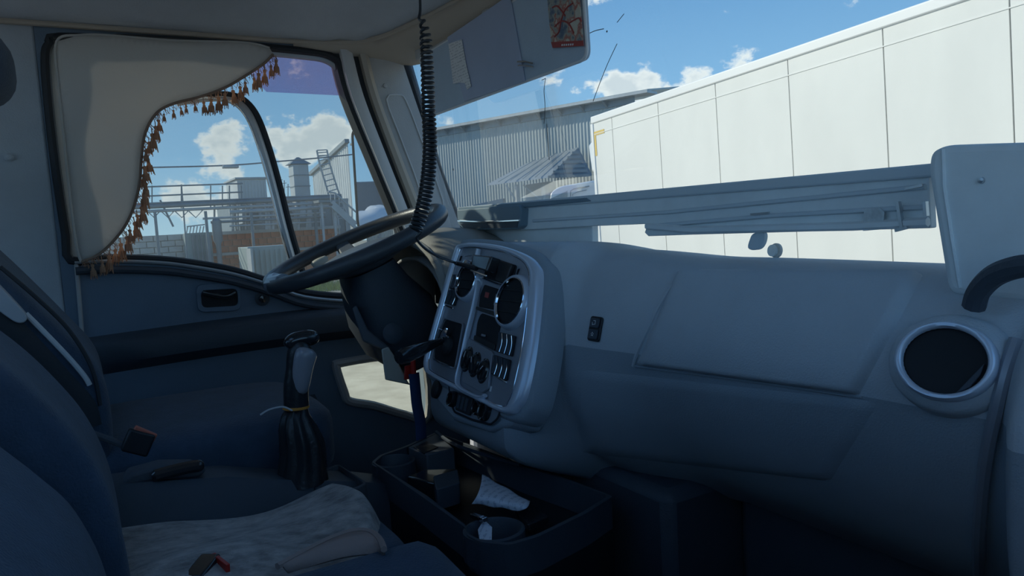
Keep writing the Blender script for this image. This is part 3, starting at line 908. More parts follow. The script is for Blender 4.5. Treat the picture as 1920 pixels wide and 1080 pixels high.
# small black box with a display in the top pocket, card slot, storage pocket
cpoly('pocket', [(915, 480), (967, 497), (958, 536), (905, 520)], 'well', -.0045, .003, rad=.006)
cpoly('pocket_visor', [(942, 490), (966, 497), (952, 535), (934, 528)], 'black', -.002, .010, rad=.005, bevel=.002)
obj('pocket_lip', MB().tube(cr([K(*p, .003) for p in [(905, 521), (920, 528), (940, 535), (957, 536)]], 4), .002, 6), 'chrome', con)
cpoly('card_slot', [(907, 533), (932, 541), (948, 546), (940, 583), (896, 575), (899, 552)], 'well', -.0045, .003, rad=.004)
cpoly('sticker', [(910, 547), (917, 549), (915, 559), (908, 557)], 'label_red', -.0012, .001, bevel=0, label='small red sticker')
cpoly('card', [(930, 551), (944, 549), (938, 576), (925, 572)], 'steel_grey', -.0012, .0015, bevel=0, label='pale blue card in the slot')
cpoly('card_slot_lip', [(895, 575), (940, 588), (938, 596), (894, 581)], 'black', -.003, .006, rad=.002)
cpoly('storage_pocket', [(900, 586), (938, 599), (928, 655), (889, 634), (893, 602)], 'well', -.0045, .002, rad=.008)
cpoly('storage_floor', [(890, 628), (929, 646), (927, 658), (888, 637)], 'black', -.003, .004, rad=.003)
cpoly('storage_catch', [(904, 626), (911, 628), (910, 632), (903, 630)], 'silver_plate', -.001, .003)
# heater panel with three knobs
hp_ = cpoly('heater_panel', [(880, 634), (925, 660), (917, 728), (905, 737), (868, 716), (869, 700)], 'silver_plate', -.003, .005, rad=.006)
for i, (px, py) in enumerate(((878, 674), (893, 684), (909, 696))):
    c = K(px, py); r_ = (K(px, py - 25) - K(px, py + 25)).length / 2 * .92
    rw = .72
    kb = obj('heater_knob', MB().lathe(c + CN * .001, CN, [(r_ * 1.0, 0), (r_ * 1.0, .002), (r_ * .86, .003), (r_ * .78, .007), (r_ * .6, .008), (0, .008)], 28, ref=CV, sy=rw), 'gloss_black', hp_, smooth=45)
    a = (0.2, -.5, .9)[i]
    d = CV * math.cos(a) + CU * math.sin(a) * .7
    obj('knob_grip', MB().bar(c + CN * .009 - d * r_ * .6, c + CN * .009 + d * r_ * .6, .004, .006, CN), 'black', kb, bevel=.001)
    obj('knob_mark', MB().bar(c + CN * .0122 + d * r_ * .1, c + CN * .0122 + d * r_ * .58, .0012, .0008, CN), 'white_print', kb)
# hand-brake valve recess on the driver side
cframe('recess_frame', [(834, 598), (868, 608), (853, 690), (812, 672), (816, 640)], .004, 'silver_plate', -.003, .005, rad=.008)
cpoly('recess', [(834, 598), (868, 608), (853, 690), (812, 672), (816, 640)], 'well', -.0045, .002, rad=.008)
obj('recess_rail', MB().tube(cr([K(*p, .003) for p in [(816, 674), (830, 683), (847, 688)]], 4), .0018, 6), 'chrome', con)
cpoly('arrow_mark', [(917, 723), (920, 724), (918, 734), (915, 733)], 'white_print', -.0035, .0008, bevel=0)
# lower socket panel
lower_px = [(836, 712), (860, 724), (895, 742), (935, 764), (928, 784), (915, 795), (880, 786), (848, 772), (841, 755)]
lp = [K(*p, -.012) for p in lower_px]
lowp = obj('socket_panel', MB().prism(round_poly(lp, .006), CN * .006), 'silver_plate', con, bevel=.001)
obj('socket_panel_edge', MB().tube([p + CN * .006 for p in round_poly(lp, .006)], .0022, 6, closed=True), 'seal', lowp)
cpoly('fuse_cover', [(858, 735), (886, 747), (879, 779), (853, 768)], 'black', -.006, .006, rad=.003, bevel=.001)
for a, b in ((0, 1), (1, 2), (2, 3)):
    cpoly('fuse_rib', [(861 + a * 7, 741 + a * 3), (865 + a * 7, 742.5 + a * 3), (860 + a * 7, 766 + a * 3), (856 + a * 7, 764 + a * 3)], 'dash_dark', 0, .0016, bevel=0)
for px, py, r_ in ((848, 748, .016), (895, 765, .014), (908, 771, .018)):
    c = K(px, py, -.006)
    so = obj('power_socket', MB().lathe(c, CN, [(r_ * .0, .004), (r_ * .6, .004), (r_ * .7, .012), (r_ * .9, .013), (r_, .008), (r_, 0)], 24, ref=CV, sy=.8, caps=False), 'gloss_black', con, smooth=50)
c = K(812, 728, -.012)
obj('round_switch', MB().lathe(c, CN, [(.020, 0), (.019, .008), (.012, .011), (0, .011)], 24, ref=CV, sy=.75), 'black', con)
cs = MB().loft([[K(p[0] + 4, p[1] + 2, -.06) for p in [(790, 690), (840, 715), (935, 768), (975, 775), (960, 800), (900, 812), (830, 790), (795, 740)]],
                [K(*p, -.013) for p in [(794, 694), (840, 712), (935, 766), (960, 772), (945, 795), (905, 806), (838, 784), (800, 740)]]], caps=True)
obj('lower_housing', cs, 'dash_lower_shaded', con, bevel=.006, smooth=50)

# little dash device with the end of the spiral lead plugged in
dv = thing('transceiver', 'small black box with pale screen clipped into top of console', 'radio', tuple(K(935, 510, 0)))
cb = [K(*p, .006) for p in [(908, 484), (944, 488), (935, 516), (903, 506)]]
obj('case', MB().prism(round_poly(cb, .003), CN * .022), 'gloss_black', dv, bevel=.002)
cb2 = [K(*p, .0282) for p in [(911, 488), (940, 491), (933, 512), (907, 504)]]
obj('screen', MB().prism(cb2, CN * .0008), 'truck_glass', dv)
obj('clip', MB().bar(K(903, 513, .026), K(932, 524, .024), .004, .004, CN), 'chrome', dv, bevel=.001)
obj('plug', MB().tube([K(880, 502, .034), K(903, 507, .030), K(914, 510, .026)], [.004, .0055, .005], 8), 'cord', dv)
obj('knurled_knob', MB().lathe(K(886, 500, .012), CN, [(.010, 0), (.010, .008), (.006, .010), (0, .010)], 18), 'chrome', dv)

# ================================================================== STEERING WHEEL + COLUMN
WC = Vector((-.55, .578, .893)); WT = math.radians(20.5)
wn = Vector((0, -math.sin(WT), math.cos(WT))); wf_ = Vector((0, math.cos(WT), math.sin(WT))); wx = Vector((1, 0, 0))
sw = thing('steering_wheel', 'large dark steering wheel tilted nearly flat in front of the gauges', 'steering wheel', tuple(WC - wn * .08))
R_ = .213
rim = [WC + wx * (R_ * math.cos(a)) + wf_ * (R_ * math.sin(a)) for a in [2 * PI * i / 72 for i in range(72)]]
obj('rim', MB().tube(rim, .019, 12, closed=True), 'wheel_rim', sw)
for a in (8, 172, 245, 295):
    a = math.radians(a); d = wx * math.cos(a) + wf_ * math.sin(a); s_ = wx * -math.sin(a) + wf_ * math.cos(a)
    rings = []
    for t, w, dz in ((.065, .040, -.036), (.10, .034, -.034), (.15, .024, -.026), (.205, .019, -.006)):
        c = WC + d * t + wn * dz
        rings.append([c + s_ * w - wn * .006, c + s_ * w * .8 + wn * .007, c - s_ * w * .8 + wn * .007, c - s_ * w - wn * .006])
    obj('spoke', MB().loft(rings), 'hub', sw, smooth=40, bevel=.003)
obj('hub_pad', MB().lathe(WC - wn * .055, wn, [(.060, 0), (.100, .012), (.118, .026), (.112, .036), (.07, .046), (0, .050)], 40, sx=1.0, sy=1.1, ref=wf_), 'hub', sw, smooth=60)
tp = [W(*p, x=-.50) for p in [(560, 528), (545, 515)]]
obj('thumb_grip', MB().tube([WC - wf_ * .2 - wx * .03 + wn * .002, WC - wf_ * .213 + wn * .001, WC - wf_ * .2 + wx * .05 + wn * .002], .0215, 10), 'silver_plate', sw)
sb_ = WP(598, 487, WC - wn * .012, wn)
obj('spoke_sun_spot', MB().lathe(sb_ - wn * .012, wn, [(.016, 0), (.018, .010), (.014, .015), (0, .017)], 20, sx=1.3, sy=1.0, ref=wf_), 'cream', sw, smooth=60)  # sunlit spot on the spoke, painted as a cream disc

colm = thing('steering_column', 'dark steering column shroud below the wheel', 'steering column', (-.55, .66, .55))
ax0 = WC - wn * .055
secs = []
for t, w, h, s_ in ((0, .075, .06, 0), (.05, .085, .075, 0), (.12, .09, .10, .01), (.20, .085, .10, .02), (.27, .06, .07, .035)):
    c = ax0 - wn * t + wf_ * s_
    secs.append([c + wx * (w * math.copysign(abs(math.cos(a)) ** .6, math.cos(a))) + wf_ * (h * math.copysign(abs(math.sin(a)) ** .6, math.sin(a))) for a in [2 * PI * k / 24 for k in range(24)]])
obj('shroud', MB().loft(secs), 'dash_dark', colm, smooth=60)
cap = W(737, 625, x=-.455)
obj('shroud_cap', MB().lathe(cap, (1, -.15, .1), [(0, 0), (.024, 0), (.025, .005), (.02, .008), (0, .009)], 24), 'dash_dark', colm)
obj('lower_trim', MB().loft([[W(a, b, x=xx) for a, b in ((715, 655), (728, 650), (742, 672), (765, 716), (770, 722), (722, 712))] for xx in (-.50, -.42)]), 'cream', colm, bevel=.004)
obj('lower_trim', MB().loft([[W(a, b, x=xx) for a, b in ((660, 578), (668, 572), (690, 618), (735, 655), (725, 660), (680, 640))] for xx in (-.50, -.455)]), 'pocket_grey', colm, bevel=.004)
stk = thing('brake_lever', 'black stalk lever with bright joint in front of console recess', 'lever', tuple(W(836, 690, d=1.40)))
s0 = K(840, 640, .012)
s1 = W(748, 671, d=1.42)
pth = [s1, s1.lerp(s0, .12), s1.lerp(s0, .5), s1.lerp(s0, .8), s1.lerp(s0, .97)]
obj('grip', MB().tube(pth, [.013, .0165, .0135, .0085, .007], 12), 'gloss_black', stk)
obj('joint', MB().tube([s0 - CU * .006, s0 + CV * .012, s0 + CV * .026 + CU * .004], [.006, .008, .004], 8), 'chrome', stk)
obj('boot', MB().lathe(K(838, 648, -.002), CN, [(.020, 0), (.018, .006), (.012, .010), (.008, .016), (0, .017)], 18), 'rubber', stk)
for dx, py in ((-6, 618), (4, 630), (-2, 642)):
    obj('link', MB().tube([K(832 + dx, py, .004), K(844 + dx, py + 4, .010)], .0022, 6), 'chrome', stk)

# ================================================================== CURTAIN
cur = thing('side_curtain', 'taupe cloth curtain with tassel fringe across the driver window', 'curtain', (-.97, .2, .89))
CX = -.965
cpx = [(106, 78), (150, 67), (205, 66), (300, 72), (400, 79), (470, 84), (503, 92), (510, 104), (492, 122), (455, 146), (420, 165), (375, 181), (330, 193), (300, 207),
       (282, 228), (270, 258), (265, 300), (262, 340), (252, 385), (235, 423), (210, 455), (182, 479), (152, 491), (145, 470), (137, 420), (128, 340), (119, 250), (110, 160)]
c2 = [yz(*p, x=CX) for p in cpx]
cl = [Vector((a, b, 0)) for a, b in c2]
bm = bmesh.new()
vs = [bm.verts.new(v) for v in cl]
bm.faces.new(vs)
bmesh.ops.triangulate(bm, faces=bm.faces[:])
for _ in range(4):
    bmesh.ops.subdivide_edges(bm, edges=[e for e in bm.edges if e.calc_length() > .025], cuts=1, use_grid_fill=False)
    bmesh.ops.triangulate(bm, faces=[f for f in bm.faces if len(f.verts) > 3])
bm.verts.index_update()
def curtain_x(y, z):
    return CX + .010 * math.sin(y * 16 + z * 9) + .008 * math.sin(z * 21 - y * 7) + .006 * noise.noise(Vector((y * 9, z * 9, 0)))
mbq = MB().add([Vector((curtain_x(v.co.x, v.co.y), v.co.x, v.co.y)) for v in bm.verts], [tuple(v.index for v in f.verts) for f in bm.faces])
bm.free()
obj('cloth', mbq, 'curtain', cur, smooth=80, solid=.003)
hem = cr([Vector((*yz(*p, x=CX), 0)) for p in cpx[7:23]], 8)
hem3 = [Vector((curtain_x(p.x, p.y) + .002, p.x, p.y)) for p in hem]
obj('braid', MB().tube(hem3, .0035, 6), 'braid', cur)
hem_top = cr([Vector((*yz(*p, x=CX), 0)) for p in cpx[22:28] + cpx[:7]], 6)
obj('hem', MB().tube([Vector((curtain_x(p.x, p.y) + .001, p.x, p.y)) for p in hem_top], .003, 6), 'curtain', cur)
obj('curtain_rail', MB().tube(cr([W(*p, x=-.985) for p in [(100, 70), (235, 67), (400, 77), (520, 92)]], 4), .004, 6), 'black', cur)
# tassels: one mesh, copies along the hem
tm = MB()
tm.tube([Vector((0, 0, .012)), Vector((0, 0, .0))], .0012, 5)
tm.lathe((0, 0, 0), (0, 0, -1), [(0, -.001), (.0042, .001), (.0048, .005), (.0030, .009), (.0042, .012), (.0062, .021), (.0082, .031), (.0072, .0335), (.003, .032), (0, .031)], 9)
for k in range(9):
    a = k * 2 * PI / 9
    tm.tube([Vector((.0062 * math.cos(a), .0062 * math.sin(a), -.018)), Vector((.0086 * math.cos(a), .0086 * math.sin(a), -.037 - .003 * (k % 3)))], .0012, 3)
t0 = None
L = [0]
for a, b in zip(hem3, hem3[1:]): L.append(L[-1] + (b - a).length)
nt_ = 38; k = 0
for i in range(nt_):
    s = L[-1] * (i + .25) / nt_
    while L[k + 1] < s and k < len(L) - 2: k += 1
    f_ = (s - L[k]) / (L[k + 1] - L[k]); p = hem3[k].lerp(hem3[k + 1], f_)
    R = (random.uniform(-.10, .10), random.uniform(-.10, .10), random.uniform(0, 6))
    p = p + Vector((.004 + random.uniform(0, .012), random.uniform(.004, .012), -.012))
    if t0 is None:
        t0 = obj('tassel', tm, 'tassel', None); t0.location = p; t0.rotation_euler = R; set_inv(t0, cur)
    else:
        sc = random.uniform(.85, 1.15) * (.62 if 11 < i < 17 else 1.0)
        inst(t0, 'tassel', p, cur, R, (sc, sc, sc))
# loose threads of the fringe between the tassels
fr_ = MB()
for i in range(220):
    j = random.randrange(len(hem3) - 1); p = hem3[j].lerp(hem3[j + 1], random.random())
    q = p + Vector((random.uniform(0, .01), random.uniform(-.002, .012), -random.uniform(.008, .016)))
    fr_.tube([p, q, q + Vector((0, random.uniform(-.004, .004), -.004))], .0007, 3)
fo = obj('fringe', fr_, 'tassel', cur); fo['kind'] = 'stuff'

# ================================================================== SUN VISOR
VY = .880
vis = thing('sun_visor', 'grey sun visor folded down at the top of the windscreen', 'sun visor', (-.4, VY, 1.235))
vp = [W(*p, y=VY) for p in [(784, 116), (811, 216), (1080, 121), (1101, 92), (1092, 0)]]
vpoly = [Vector((-.790, VY, 1.400)), vp[1], W(1088, 118, y=VY), W(1102, 88, y=VY), Vector((-.024, VY, 1.415))]
vpoly = round_poly([vpoly[0], vpoly[1], (vpoly[2] + vpoly[3]) / 2 + Vector((.006, 0, -.008)), vpoly[4]], .022, 6)
obj('board', MB().prism(vpoly, (0, .014, 0)), 'visor', vis, bevel=.003)
obj('rim', MB().tube([p + Vector((0, .003, 0)) for p in vpoly], .0034, 6, closed=True), 'visor_edge', vis)
obj('hinge_rod', MB().tube([Vector((-.80, VY + .006, 1.403)), Vector((-.02, VY + .006, 1.418))], .006, 8), 'pillar', vis)
for x in (-.795, -.40):
    obj('hinge_bracket', MB().box((x, VY + .012, 1.412), (.03, .03, .03)), 'pillar', vis, bevel=.005)
flp = [W(*p, y=VY - .004) for p in [(838, 70), (955, -10), (984, 152), (870, 190)]]
obj('pocket_flap', MB().prism(flp, (0, .003, 0)), 'visor_flap', vis, bevel=.001)
obj('stay_clip', MB().tube([W(*p, y=VY - .006) for p in [(971, 116), (985, 115), (1001, 119)]], .003, 6), 'chrome', vis)
obj('stay_clip', MB().tube([W(*p, y=VY - .006) for p in [(972, 123), (985, 123), (1001, 126)]], .0022, 6), 'chrome', vis)

rc = [W(*p, y=VY - .0055) for p in [(841, 82), (866, 74), (874, 120), (884, 162), (876, 168), (872, 156), (862, 155), (850, 157)]]
tag(obj('receipt', MB().prism(rc, (0, -.0006, 0)), 'receipt'), 'creased grey receipt tucked on the sun visor', 'receipt')


def poster_mat():
    m = bpy.data.materials.new('poster'); m.use_nodes = True
    t = m.node_tree; b = t.nodes['Principled BSDF']; b.inputs['Roughness'].default_value = .4
    tc = N(t, 'ShaderNodeTexCoord')
    n = N(t, 'ShaderNodeTexNoise', inp={'Scale': 42.0, 'Detail': 3.0}); t.links.new(tc.outputs['Object'], n.inputs['Vector'])
    r = N(t, 'ShaderNodeValToRGB'); cr_ = r.color_ramp; cr_.interpolation = 'EASE'
    cr_.elements[0].position = .36; cr_.elements[0].color = (.12, .17, .24, 1)
    cr_.elements[1].position = .72; cr_.elements[1].color = (.62, .60, .50, 1)
    for p, c in ((.46, (.40, .40, .34, 1)), (.54, (.46, .16, .12, 1)), (.60, (.60, .57, .46, 1))):
        q = cr_.elements.new(p); q.color = c
    t.links.new(n.outputs[0], r.inputs[0]); t.links.new(r.outputs[0], b.inputs['Base Color'])
    MATS['poster'] = m


poster_mat()
po = thing('picture_card', 'colourful card with a red lower stripe at the visor end', 'card', tuple(W(1062, 90, y=VY - .004)))
pq = [W(*p, y=VY - .005) for p in [(1026, -12), (1086, -22), (1094, 76), (1034, 79)]]
obj('picture', MB().prism(pq, (0, -.001, 0)), 'poster', po)
pr = [W(*p, y=VY - .005) for p in [(1034, 79), (1094, 76), (1095, 86), (1037, 90)]]
obj('stripe', MB().prism(pr, (0, -.0012, 0)), 'label_red', po)
lt = MB()
for i in range(6):
    a = W(1054 + i * 4, 84.5 - i * .25, y=VY - .0066); lt.box(a, (.004, .0005, .0035))
obj('lettering', lt, 'white_print', po)
fg = MB()   # spidery red limbs of the printed motif, as flat print
for a in ([(1040, 50), (1052, 40), (1066, 44), (1076, 62)], [(1052, 40), (1048, 60), (1040, 68)], [(1066, 44), (1084, 34), (1090, 40)], [(1052, 40), (1060, 18), (1074, 6)], [(1060, 30), (1046, 12), (1036, 14)]):
    fg.tube(cr([W(*p, y=VY - .0062) for p in a], 4), .0018, 5)
obj('motif', fg, 'label_red', po)

# ================================================================== SPIRAL CORD
sc_ = thing('spiral_cord', 'black spiral radio cord hanging from the roof to the console', 'cord', tuple(W(778, 440, d=1.40)))
axis = cr([W(*p, d=d) for p, d in [((791, 40), 1.42), ((797, 62), 1.42), ((801, 130), 1.42), ((803, 200), 1.42), ((806, 262), 1.415), ((804, 315), 1.41), ((798, 362), 1.405), ((788, 405), 1.40), ((778, 432), 1.40)]], 24)
L = [0]
for a, b in zip(axis, axis[1:]): L.append(L[-1] + (b - a).length)
coil = []; turns = 46; NS = turns * 10; k = 0; ph = 0
for i in range(NS + 1):
    t = i / NS
    s = L[-1] * (t ** .86 if True else t)
    while k < len(L) - 2 and L[k + 1] < s: k += 1
    f_ = (s - L[k]) / (L[k + 1] - L[k]); p = axis[k].lerp(axis[k + 1], min(1, f_))
    tg = (axis[k + 1] - axis[k]).normalized()
    n1_ = tg.cross(_f).normalized(); n2_ = tg.cross(n1_)
    rr = .0095 + .0025 * math.sin(t * 2.2) - .004 * max(0, .06 - t) / .06
    a = t * turns * 2 * PI
    coil.append(p + n1_ * rr * math.cos(a) + n2_ * rr * math.sin(a))
obj('coil', MB().tube(coil, .0030, 6), 'cord', sc_)
topc = axis[0]
obj('lead', MB().tube(cr([Vector((topc.x + .004, topc.y, 1.55)), Vector((topc.x + .002, topc.y, 1.45)), W(788, 10, d=1.42), W(786, 36, d=1.42), coil[0]], 6), .0028, 6), 'cord', sc_)
tail = cr([coil[-1], W(781, 447, d=1.405), W(797, 466, d=1.42), W(822, 481, d=1.43), W(852, 492, d=1.425), K(880, 502, .034)], 6)
obj('lead', MB().tube(tail, .0026, 6), 'cord', sc_)

# ================================================================== DASH-TOP SHELF
SY = .880
shf = thing('dash_shelf', 'grey pull-out shelf standing on the dashboard across the windscreen', 'shelf', (.05, .9, .85))
xl, xr = W(857, 390, y=SY).x, .70
bt_ = [W(p[0], p[1], y=SY) for p in [(856, 389), (1100, 371), (1740, 307)]]
def zt(x): return bt_[0].z + (bt_[2].z - bt_[0].z) * (x - bt_[0].x) / (bt_[2].x - bt_[0].x)
mb = MB().loft([[Vector((x, SY, zt(x))), Vector((x, SY + .13, zt(x) + .004)), Vector((x, SY + .13, zt(x) - .016)), Vector((x, SY, zt(x) - .016))] for x in (xl, -.2, .2, xr)])
obj('board', mb, 'shelf_edge', shf, bevel=.003)
# front apron of the shelf
ap = [W(*p, y=SY + .006) for p in [(975, 388), (1108, 378), (1740, 312), (1745, 428), (1300, 440), (1215, 443), (1208, 436), (1214, 420), (1112, 424), (975, 432)]]
obj('apron', MB().prism(ap, (0, .014, 0)), 'shelf', shf, bevel=.002)
lipp = [W(*p, y=SY - .004) for p in [(858, 389), (1096, 371), (1106, 377), (1000, 388), (860, 398)]]
obj('top_lip', MB().prism(lipp, (0, .03, 0)), 'drawer_blue', shf, bevel=.002)
eb = [W(*p, y=SY - .014) for p in [(856, 393), (972, 384), (977, 392), (975, 424), (968, 430), (872, 432), (858, 420)]]
end_b = obj('drawer_end', MB().prism(round_poly(eb, .005), (0, .10, 0)), 'drawer_blue', shf, bevel=.003)
obj('chrome_strip', MB().tube([W(*p, y=SY - .017) for p in [(859, 414), (915, 416), (974, 413)]], .0026, 6), 'chrome', end_b)
obj('slot', MB().prism([W(*p, y=SY - .0145) for p in [(862, 419), (972, 416), (970, 427), (872, 429)]], (0, -.001, 0)), 'dash_dark', end_b)
sp = [W(*p, y=SY + .02) for p in [(880, 428), (1110, 422), (1111, 470), (900, 470)]]
obj('foot_panel', MB().prism(sp, (0, .016, 0)), 'shelf', shf, bevel=.002)
for q in ([(1000, 414), (1250, 398), (1735, 350)], [(1220, 424), (1450, 404), (1735, 388)]):
    obj('drawer_rail', MB().tube([W(*p, y=SY + .004) for p in q], .0035, 6), 'shelf_edge', shf)
obj('drawer_rail', MB().tube([W(*p, y=SY) for p in [(1213, 424), (1300, 431), (1600, 424), (1740, 416)]], .006, 6), 'shelf', shf)
obj('rail_tip', MB().bar(W(1408, 402, y=SY), W(1442, 399, y=SY), .003, .003), 'rail_steel', shf)
obj('rail_tip', MB().bar(W(1698, 354, y=SY), W(1730, 347, y=SY), .003, .003), 'rail_steel', shf)
tp_ = [W(*p, y=SY - .002) for p in [(1620, 391), (1650, 389), (1658, 398), (1655, 430), (1618, 433)]]
obj('tape_patch', MB().prism(tp_, (0, .001, 0)), 'tape', shf)
obj('rail_bracket', MB().bar(W(1684, 378, y=SY - .004), W(1692, 428, y=SY - .004), .004, .006, Vector((0, 1, 0))), 'rail_steel', shf)
obj('rail_bracket', MB().bar(W(1679, 432, y=SY - .004), W(1702, 426, y=SY - .004), .004, .004), 'rail_steel', shf)
obj('rail_bracket', MB().bar(W(1735, 378, y=SY - .006), W(1737, 405, y=SY - .006), .004, .006, Vector((0, 1, 0))), 'rail_steel', shf)
dr = cr([W(*p, y=SY + .010) for p in [(1412, 438), (1431, 436), (1432, 452), (1424, 466), (1410, 469), (1402, 464), (1405, 450)]], 4, True)
obj('pull_tab', MB().prism(dr, (0, .008, 0)), 'shelf_edge', shf, bevel=.001)
ep = [W(*p, y=.80) for p in [(1738, 320), (1742, 285), (1768, 272), (1850, 269), (1990, 265), (2010, 575), (1776, 552)]]
sidep = obj('end_cabinet', MB().prism(round_poly(ep, .012, 5), (0, .11, 0)), 'shelf', shf, bevel=.008, seg=3)
obj('screw', MB().lathe(W(1841, 338, y=.80), (0, -1, 0), [(0, 0), (.0035, 0), (.003, .003), (0, .0035)], 12), 'rail_steel', sidep)
obj('cabinet_crease', MB().tube([W(*p, y=.799) for p in [(1768, 280), (1770, 350), (1785, 450), (1800, 540)]], .002, 6), 'shelf', sidep)

ds = thing('round_disc', 'small round grey disc with white rim standing behind the dashboard crest', 'disc', tuple(W(1449, 478, y=.95)))
dc = W(1449, 470, y=.95)
obj('disc', MB().lathe(dc, (0, -1, .1), [(0, .003), (.0085, .003), (.0085, -.004), (0, -.004)], 20, sx=1.1), 'shelf', ds)
obj('rim', MB().lathe(dc + Vector((.003, .003, 0)), (0, -1, .1), [(0, .001), (.0105, .001), (.0105, -.004), (0, -.004)], 20, sx=1.1), 'frame_white', ds)

# ================================================================== SEATS
def seat_back(parent, name, x0, x1, prof, thick, mt, bulge=.02):
    """prof: side contour (y, z) of the front face from bottom to top"""
    pc = cr([Vector((0, y, z)) for y, z in prof], 5); rings = []
    n = len(pc)
    for i, p in enumerate(pc):
        t = pc[min(i + 1, n - 1)] - pc[max(i - 1, 0)]; nn = Vector((0, -t.z, t.y)).normalized()
        if nn.y > 0: nn = -nn
        ring = []
        for q in range(28):
            a = 2 * PI * q / 28
            cx = math.copysign(abs(math.cos(a)) ** .45, math.cos(a)); cy = math.copysign(abs(math.sin(a)) ** .45, math.sin(a))
            xw = (x1 - x0) / 2 * cx * (1 - .12 * max(0, (i / n - .75) * 4) ** 2)
            off = nn * (thick / 2) * (1 - cy)
            ring.append(Vector(((x0 + x1) / 2 + xw, p.y, p.z)) + off - nn * (bulge * (abs(cx) ** 3) if cy > 0 else 0))
        rings.append(ring)
    return obj(name, MB().loft(rings), mt, parent, smooth=60)


dseat = thing('driver_seat', 'dark cloth driver seat with grey armrest beside the door', 'seat', (-.58, .15, 0))
seat_back(dseat, 'backrest', -.82, -.36, [(.02, .50), (.03, .60), (.02, .70), (-.035, .79), (-.105, .89), (-.17, .98), (-.22, 1.08), (-.26, 1.16)], .14, 'seat')
obj('cushion', rounded_block((-.59, .20, .49), (.48, .52, .16), .38), 'seat', dseat, smooth=80)
obj('headrest', rounded_block((-.55, -.175, 1.268), (.30, .23, .15), .75), 'seat', dseat, smooth=80)
for s in (-.06, .06):
    obj('headrest_post', MB().tube([(-.58 + s, -.24, 1.14), (-.58 + s, -.22, 1.24)], .006, 8), 'chrome', dseat)
obj('seat_base', MB().box2((-.80, -.05, 0), (-.38, .38, .42)), 'rubber', dseat, bevel=.02)
am = [W(*p, x=-.335) for p in [(-80, 465), (0, 537), (22, 560), (46, 586), (52, 597), (45, 606), (30, 606), (0, 585), (-80, 510)]]
obj('armrest', MB().prism(round_poly(am, .01), (-.055, 0, 0)), 'armrest', dseat, bevel=.008, seg=3)
obj('side_trim', MB().tube(cr([W(*p, x=-.355) for p in [(48, 588), (85, 625), (130, 672), (158, 705), (168, 722)]], 5), .0045, 8), 'pillar_light', dseat)
bl = [W(*p, x=-.352) for p in [(-40, 560), (0, 590), (60, 650), (120, 715), (160, 760), (172, 800)]]
obj('belt', MB().tube(cr(bl, 5), .016, 8, flat=.22), 'rubber', dseat)
# near bolster seam of the driver seat
obj('piping', MB().tube(cr([W(*p, x=-.36) for p in [(0, 500), (70, 560), (130, 620), (172, 690), (188, 760)]], 5), .0035, 6), 'rubber', dseat)

bk = thing('belt_buckle', 'dark belt buckle with worn orange button beside the driver seat', 'seat belt buckle', tuple(W(265, 850, x=-.30)))
b0 = W(250, 850, x=-.30); b1 = W(268, 808, x=-.30)
obj('body', MB().bar(b0, b1, .045, .02, Vector((1, 0, 0))), 'black', bk, bevel=.004)
obj('button', MB().bar(W(250, 805, x=-.298), W(291, 822, x=-.298), .016, .010, Vector((1, 0, 0))), 'buckle_red', bk, bevel=.002)
obj('stalk', MB().tube([W(170, 812, x=-.31), W(215, 828, x=-.31), W(238, 838, x=-.305)], .006, 8), 'seat_side', bk)

mseat = thing('middle_seat', 'dark cloth middle seat under the fleecy blanket', 'seat', (.0, .15, 0))
seat_back(mseat, 'backrest', -.20, .09, [(.018, .36), (.022, .42), (.020, .52), (.010, .60), (-.012, .67), (-.045, .73), (-.085, .787), (-.14, .85), (-.20, .93)], .13, 'seat')
obj('cushion', rounded_block((-.055, .20, .36), (.28, .46, .15), .32), 'seat', mseat, smooth=80)
obj('seat_base', MB().box2((-.18, -.02, 0), (.07, .36, .30)), 'rubber', mseat, bevel=.02)

pseat = thing('passenger_seat', 'black passenger seat nearest the camera', 'seat', (.55, .12, 0))
seat_back(pseat, 'backrest', .11, .93, [(.0, .42), (-.004, .535), (-.028, .62), (-.060, .67), (-.095, .715), (-.15, .79), (-.22, .88), (-.27, .97)], .13, 'seat')
def cushion_fn(u, v):
    x = .125 + .80 * u; y = -.02 + .45 * v
    e = min(1, min(u, 1 - u) / .06); g = min(1, min(v, 1 - v) / .10)
    z = .455 - .07 * (1 - math.sqrt(1 - (1 - e) ** 2)) - .07 * (1 - math.sqrt(1 - (1 - g) ** 2)) + .006 * math.sin(x * 14)
    return Vector((x, y, z))
obj('cushion', MB().grid(cushion_fn, 40, 24), 'seat', pseat, smooth=80, solid=.03)
obj('seat_base', MB().box2((.16, .0, 0), (.88, .38, .37)), 'rubber', pseat, bevel=.02)

# fleecy blanket over the middle cushion, near edge folded to show the lining
def blanket_fn(u, v):
    x = -.215 + .37 * u; y = -.03 + .46 * v
    z = .457 + .010 * math.sin(x * 19 + y * 8) + .010 * math.sin(y * 17 - x * 6) + .008 * noise.noise(Vector((x * 9, y * 9, 3)))
    if v > .86: z -= (v - .86) ** 1.4 * 1.9; y -= (v - .86) * .16
    if u < .06: z -= (.06 - u) * .5
    y += .03 * math.sin(u * 5) * v
    return Vector((x, y, z))
bl_ = thing('blanket', 'brown grey fleecy blanket spread on the middle seat', 'blanket', (-.03, .2, .45))
obj('fleece', MB().grid(blanket_fn, 44, 50), 'blanket', bl_, smooth=80, solid=.008)
def fold_fn(u, v):
    p = W(520 + 230 * u, 1062 - 52 * math.sin(PI * min(1, u * 1.02) ** 1.3) * (1 - v) - 6 * u, z=.478 + .012 * math.sin(u * PI))
    return p
fold = [W(*p, z=.484) for p in [(520, 1062), (570, 1035), (620, 1010), (665, 996), (695, 998), (712, 1012), (720, 1030)]]
